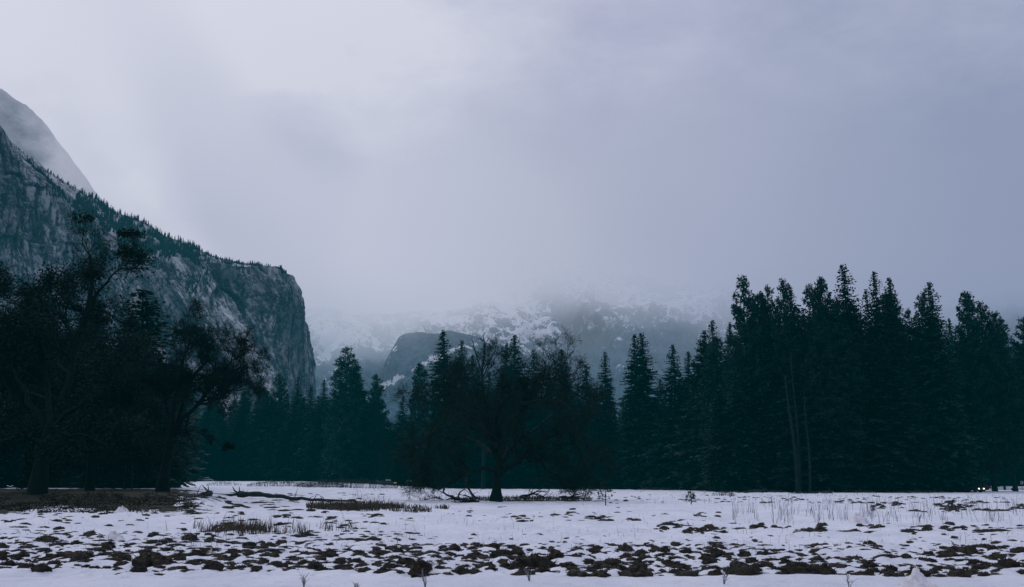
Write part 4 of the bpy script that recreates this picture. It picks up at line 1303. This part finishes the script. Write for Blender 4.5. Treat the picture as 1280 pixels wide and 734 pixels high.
# ------------------------------------------------------------------ cars, posts and sign
def car(x, y, rz, paint, label, heads=False, tails=False, snow=False):
    z = gz(x, y)
    root = empty('parked_car', (x, y, z), rz)
    # lengthwise profile, lofted and tucked in towards the roof
    prof = [(-2.15, .42), (-2.2, .75), (-2.0, .98), (-1.55, 1.02), (-1.1, 1.42), (-.2, 1.5), (.55, 1.44), (1.15, 1.0), (1.95, .88), (2.2, .68), (2.18, .40)]
    mb = MB()
    n = len(prof)
    V = []
    for yv, k in ((-.84, 1), (-.9, 1), (.9, 1), (.84, 1)):
        for (px, pz) in prof:
            tuck = 1 - 0.22 * max(0, (pz - 0.95) / .55)
            inner = .97 if abs(yv) < .85 else 1
            V.append([px * inner, yv * tuck, .42 + (pz - .42) * inner])
    V = np.array(V); F = []
    for r in range(3):
        for i in range(n - 1): F.append([r * n + i, r * n + i + 1, (r + 1) * n + i + 1, (r + 1) * n + i])
        F.append([r * n + n - 1, r * n, (r + 1) * n, (r + 1) * n + n - 1])
    mb.add(V, np.array(F)); mb.f.append(np.array([list(range(n))[::-1]])); mb.f.append(np.array([[3 * n + i for i in range(n)]]))
    mb.build('body', M[paint], root, smooth=False)
    for sgn in (-1, 1):
        w = MB(); yy = sgn * .80
        V = np.array([[-1.35, yy * 1.09, 1.08], [.95, yy * 1.09, 1.08], [.5, yy * .95, 1.38], [-1.0, yy * .95, 1.38]])
        w.add(V, np.array([[0, 1, 2, 3]])); w.build('side_window', M['glass'], root)
    for (xa, xb) in ((1.17, .62), (-1.52, -1.13)):
        w = MB(); s = .012 if xa > 0 else -.012
        V = np.array([[xa + s, -.74, 1.05], [xa + s, .74, 1.05], [xb + s, .64, 1.42], [xb + s, -.64, 1.42]]) + np.array([s, 0, .012])
        w.add(V, np.array([[0, 1, 2, 3]])); w.build('windscreen', M['glass'], root)
    for wx in (-1.35, 1.4):
        for wy in (-.8, .8):
            w = MB(); tube(w, [[wx, wy - .1, .33], [wx, wy + .1, .33]], [.33, .33], 18); w.build('wheel', M['tyre'], root)
    for wy in (-.66, .66):
        h = MB(); box(h, (2.17, wy, .70), (.08, .28, .18)); h.build('headlight', M['headlight' if heads else 'signface'], root, False)
        h = MB(); box(h, (-2.17, wy, .78), (.08, .3, .2)); h.build('tail_light', M['taillight' if tails else 'darkpaint'], root, False)
    if snow:
        h = MB(); box(h, (-.2, 0, 1.56), (1.5, 1.3, .16)); h.build('roof_snow', M['carsnow'], root, False)
    tag(root, label, 'car')
    return root
def car_at(u, v, rz, *a, **k):
    p = at(u, v, k.pop('Y'))
    return car(p[0], p[1], rz, *a, **k)
car_at(1214, 613, R(-62), 'darkpaint', 'dark car with both headlights lit under the right end of the grove', heads=True, Y=188)
car_at(1226, 611.5, R(163), 'darkpaint', 'dark car with a red tail light right of the lit headlights', tails=True, Y=240)
c_ = car_at(486, 610, R(0), 'darkpaint', 'dark snow-roofed car with an amber lamp parked at the forest foot', snow=True, Y=300)
mb = MB(); box(mb, (2.23, -0.2, 0.8), (0.1, 0.9, 0.35)); box(mb, (1.9, -0.93, 0.75), (0.7, 0.06, 0.35)); mb.build('amber_lamp', M['yellow'], c_, False)
car_at(512, 609.5, R(8), 'darkpaint', 'dark car with a snowy roof parked just left of the oak limbs', snow=True, Y=300)
car_at(190, 598, R(5), 'whitepaint', 'pale car parked left of the leaning oak trunk, far behind it', snow=True, Y=372)
car_at(217, 598, R(80), 'darkpaint', 'dark car with two red tail lights far behind, right of the leaning trunk', tails=True, Y=372)
car_at(247, 598.5, R(4), 'whitepaint', 'pale distant car at the far edge of the snow, left of its twin', Y=375)
car_at(259, 598.5, R(4), 'whitepaint', 'pale distant car at the far edge of the snow, right of its twin', snow=True, Y=375)

def post(u, v, Y, h, w, label, rail=None):
    p = at(u, v, Y)
    x, y = p[0], p[1]
    z = gz(x, y)
    mb = MB(); box(mb, (0, 0, h / 2 - .1), (w, w, h + .2)); box(mb, (0, 0, h + .03), (w * 1.25, w * 1.25, .08))
    o = mb.build('road_post', M['post'], None, False); o.location = (x, y, z)
    tag(o, label, 'post', 'posts by the road at the right')
post(1241.5, 612, 236, 1.15, .42, 'thicker dark post just right of the cars')
post(1256, 612, 236, 1.0, .42, 'dark post between the cars and the right edge')
post(1246, 615, 226, .5, .2, 'short low post in front of the two dark ones')
post(1265, 615, 226, .5, .2, 'short low post nearest the right edge')
def guard():
    a, b = at(1226, 614.5, 226), at(1295, 614.5, 226)
    za = gz(a[0], a[1])
    mb = MB(); tube(mb, [[0, 0, .36], [(b - a)[0] / 2, 0, .33], [(b - a)[0], 0, .36]], [.09, .09, .09], 6)
    o = mb.build('log_rail', M['post'], None); o.location = (a[0], a[1], za)
    tag(o, 'low dark log rail along the road at the right edge', 'rail')
guard()
p = at(1278, 612, 240)
root = empty('road_sign', (p[0], p[1], gz(p[0], p[1])))
mb = MB(); tube(mb, [[0, 0, -.2], [0, 0, 2.0]], [.05, .05], 8); mb.build('sign_post', M['post'], root)
mb = MB(); tube(mb, [[0, -.05, 1.75], [0, -.09, 1.75]], [.42, .42], 24); mb.build('sign_plate', M['signface'], root, False)
tag(root, 'small grey round sign on a post near the right edge', 'sign')

# ------------------------------------------------------------------ mist
def fog_box(name, lo, hi, build, label, step_rate=1.0):
    m = bpy.data.materials.new(name); m.use_nodes = True
    nt = NT(m.node_tree)
    m.node_tree.nodes.remove(m.node_tree.nodes['Principled BSDF'])
    outn = m.node_tree.nodes['Material Output']
    dens, colr = build(nt)
    ab = nt.n('ShaderNodeVolumeAbsorption'); ab.inputs['Color'].default_value = (0, 0, 0, 1); nt.put(ab.inputs['Density'], dens)
    em = nt.n('ShaderNodeEmission'); nt.put(em.inputs['Color'], colr); nt.put(em.inputs['Strength'], dens)  # mist glows by itself in place of daylight scattered in it
    ad = nt.n('ShaderNodeAddShader'); nt.l.new(ab.outputs[0], ad.inputs[0]); nt.l.new(em.outputs[0], ad.inputs[1])
    nt.l.new(ad.outputs[0], outn.inputs['Volume'])
    try: m.cycles.volume_step_rate = step_rate
    except Exception: pass
    lo, hi = np.array(lo, float), np.array(hi, float)
    mb = MB(); box(mb, (0, 0, 0), hi - lo)
    o = mb.build(name, m, None, False); o.location = (lo + hi) / 2
    tag(o, label, 'mist', kind='stuff')
    return o

FOG = (0.355, 0.385, 0.545)
def cloud_nodes(nt):
    geo = nt.n('ShaderNodeNewGeometry'); pos = geo.outputs['Position']
    s = nt.n('ShaderNodeSeparateXYZ'); nt.put(s.inputs[0], pos)
    big = nt.noise(pos, 0.0013, 2, 0.5)
    n = nt.noise(nt.mapping(pos, (1, 1, 1.6)), 0.0045, 4, 0.6)
    x, y, z = s.outputs
    zz = nt.math('ADD', z, nt.math('MULTIPLY_ADD', big, 320, -160))
    zz = nt.math('ADD', zz, nt.math('MULTIPLY_ADD', n, 280, -140))
    zz = nt.math('ADD', zz, nt.ss(x, -350, 100, 100, -35))                     # lower cloud over the left valley
    zz = nt.math('SUBTRACT', zz, nt.ss(x, -420, -1150, 0, 640))               # and higher round the dome
    d = nt.math('MULTIPLY', nt.ss(zz, 350, 660), nt.ss(zz, 960, 640))
    wisp = nt.math('MULTIPLY', nt.ss(n, 0.44, 0.62), nt.math('MULTIPLY', nt.ss(x, -940, -1130), nt.ss(z, 420, 640)))
    wisp = nt.math('MULTIPLY', wisp, nt.ss(z, 1080, 900))
    d = nt.math('MULTIPLY', d, nt.ss(x, -100, 250, 0.0066, 0.0040))
    d = nt.math('MULTIPLY', d, nt.ss(x, -1300, -250))
    d = nt.math('ADD', d, nt.math('MULTIPLY_ADD', wisp, 0.0040, nt.ss(x, -600, -900, 0.00030, 0.00016)))
    c = nt.mix(nt.ss(x, -900, 1500), (0.66, 0.665, 0.79), (0.29, 0.325, 0.480))
    c = nt.mix(nt.math('MULTIPLY', nt.ss(big, 0.40, 0.62), 0.35), c, (0.36, 0.38, 0.54))
    c = nt.mix(nt.ss(z, 520, 100), c, (0.15, 0.27, 0.40))                     # bluer near the valley floor
    return d, c
fog_box('cloud_bank', (-1900, 2080, -2), (2300, 3440, 1300), cloud_nodes, 'grey cloud hanging in the valley and hiding the mountain tops', 0.3)
def haze_nodes(nt):
    return 0.00006, (0.05, 0.24, 0.36)
fog_box('valley_haze', (-1700, 345, -2), (1700, 1630, 900), haze_nodes, 'thin blue haze in the valley before the mountains', 1.0)
fog_box('added_meadow_glow', (-420, 22, -2), (420, 340, 90), lambda nt: (0.00030, (0.0, 0.138, 0.178)), 'faint teal glow added between the meadow and the forest to lift the dark trees', 1.0)  # added glowing volume that lifts the dark tree tones

# ------------------------------------------------------------------ sky and sun
def make_world():
    w = bpy.data.worlds.new('World'); sc.world = w; w.use_nodes = True
    nt = NT(w.node_tree)
    for n in list(w.node_tree.nodes): w.node_tree.nodes.remove(n)
    outn = nt.n('ShaderNodeOutputWorld')
    sky = nt.n('ShaderNodeTexSky', sky_type='NISHITA', sun_disc=False)
    sky.sun_elevation = R(52); sky.sun_rotation = R(-25)
    bg1 = nt.n('ShaderNodeBackground'); nt.l.new(sky.outputs[0], bg1.inputs[0]); bg1.inputs[1].default_value = 0.06
    tc = nt.n('ShaderNodeTexCoord'); d = tc.outputs['Generated']
    def blob(u, v, r0, r1):
        a = np.array(ray(u, v)); a /= np.linalg.norm(a)
        o = nt.n('ShaderNodeVectorMath', operation='DOT_PRODUCT'); nt.put(o.inputs[0], d); o.inputs[1].default_value = tuple(a)
        return nt.ss(o.outputs['Value'], math.cos(R(r1)), math.cos(R(r0)))
    s = nt.n('ShaderNodeSeparateXYZ'); nt.put(s.inputs[0], d)
    n1 = nt.noise(nt.mapping(d, (1, 1, 1.5), loc=(7.3, 2.1, 4.4)), 4.5, 5, 0.58, 0.2)
    n2 = nt.noise(nt.mapping(d, (1, 1, 2.2), loc=(3, 1, 2)), 9.0, 6, 0.62, 0.25)
    dark, mid, lite = (0.295, 0.330, 0.480), (0.505, 0.515, 0.680), (0.80, 0.795, 0.90)
    k = nt.ss(s.outputs['X'], 0.55, -0.50, 0.0, 0.64)
    k = nt.math('ADD', k, nt.ss(s.outputs['Z'], 0.10, 0.46, 0.0, 0.30))
    k = nt.math('ADD', k, nt.math('MULTIPLY', blob(240, 105, 0, 22), 0.34))
    k = nt.math('ADD', k, nt.math('MULTIPLY', blob(60, 80, 0, 16), 0.16))
    k = nt.math('ADD', k, nt.math('MULTIPLY', blob(330, 235, 0, 6.5), -0.75))
    k = nt.math('ADD', k, nt.math('MULTIPLY', blob(225, 125, 0, 3.5), -0.10))
    k = nt.math('ADD', k, nt.math('MULTIPLY_ADD', n1, 0.5, -0.25))
    k = nt.math('ADD', k, nt.math('MULTIPLY_ADD', n2, 0.65, -0.325))
    def lin(a_, b_):
        o = nt.n('ShaderNodeMapRange'); nt.put(o.inputs[0], k); o.inputs[1].default_value = a_; o.inputs[2].default_value = b_
        return o.outputs[0]
    c = nt.mix(lin(0.0, 0.5), dark, mid)
    c = nt.mix(lin(0.5, 1.0), c, lite)
    bg2 = nt.n('ShaderNodeBackground'); nt.put(bg2.inputs[0], c); bg2.inputs[1].default_value = 1.0
    mx = nt.n('ShaderNodeMixShader'); mx.inputs[0].default_value = 0.93
    nt.l.new(bg1.outputs[0], mx.inputs[1]); nt.l.new(bg2.outputs[0], mx.inputs[2]); nt.l.new(mx.outputs[0], outn.inputs['Surface'])
make_world()

sun = bpy.data.lights.new('sun', 'SUN'); sun.energy = 0.6; sun.angle = R(25); sun.color = (1.0, 0.96, 0.92)
so = bpy.data.objects.new('sun', sun); col.objects.link(so)
az, el = R(-25), R(52)
to_sun = Vector((math.sin(az) * math.cos(el), math.cos(az) * math.cos(el), math.sin(el)))
so.rotation_euler = to_sun.to_track_quat('Z', 'Y').to_euler()
so.location = (-60, 40, 120)

cam = bpy.data.cameras.new('camera'); cam.sensor_width = 36; cam.lens = FOC * 36 / 1280
cam.clip_end = 30000; cam.clip_start = 0.1
co = bpy.data.objects.new('camera', cam); col.objects.link(co)
co.location = (0, 0, EYE); co.rotation_euler = (math.pi / 2 + PITCH, 0, 0)
sc.camera = co

sc.render.engine = 'CYCLES'
sc.view_settings.view_transform = 'Standard'; sc.view_settings.look = 'None'
sc.view_settings.exposure = 0; sc.view_settings.gamma = 1
sc.cycles.use_denoising = True
sc.cycles.max_bounces = 4; sc.cycles.diffuse_bounces = 3; sc.cycles.volume_bounces = 0; sc.cycles.transparent_max_bounces = 16
sc.cycles.volume_max_steps = 256
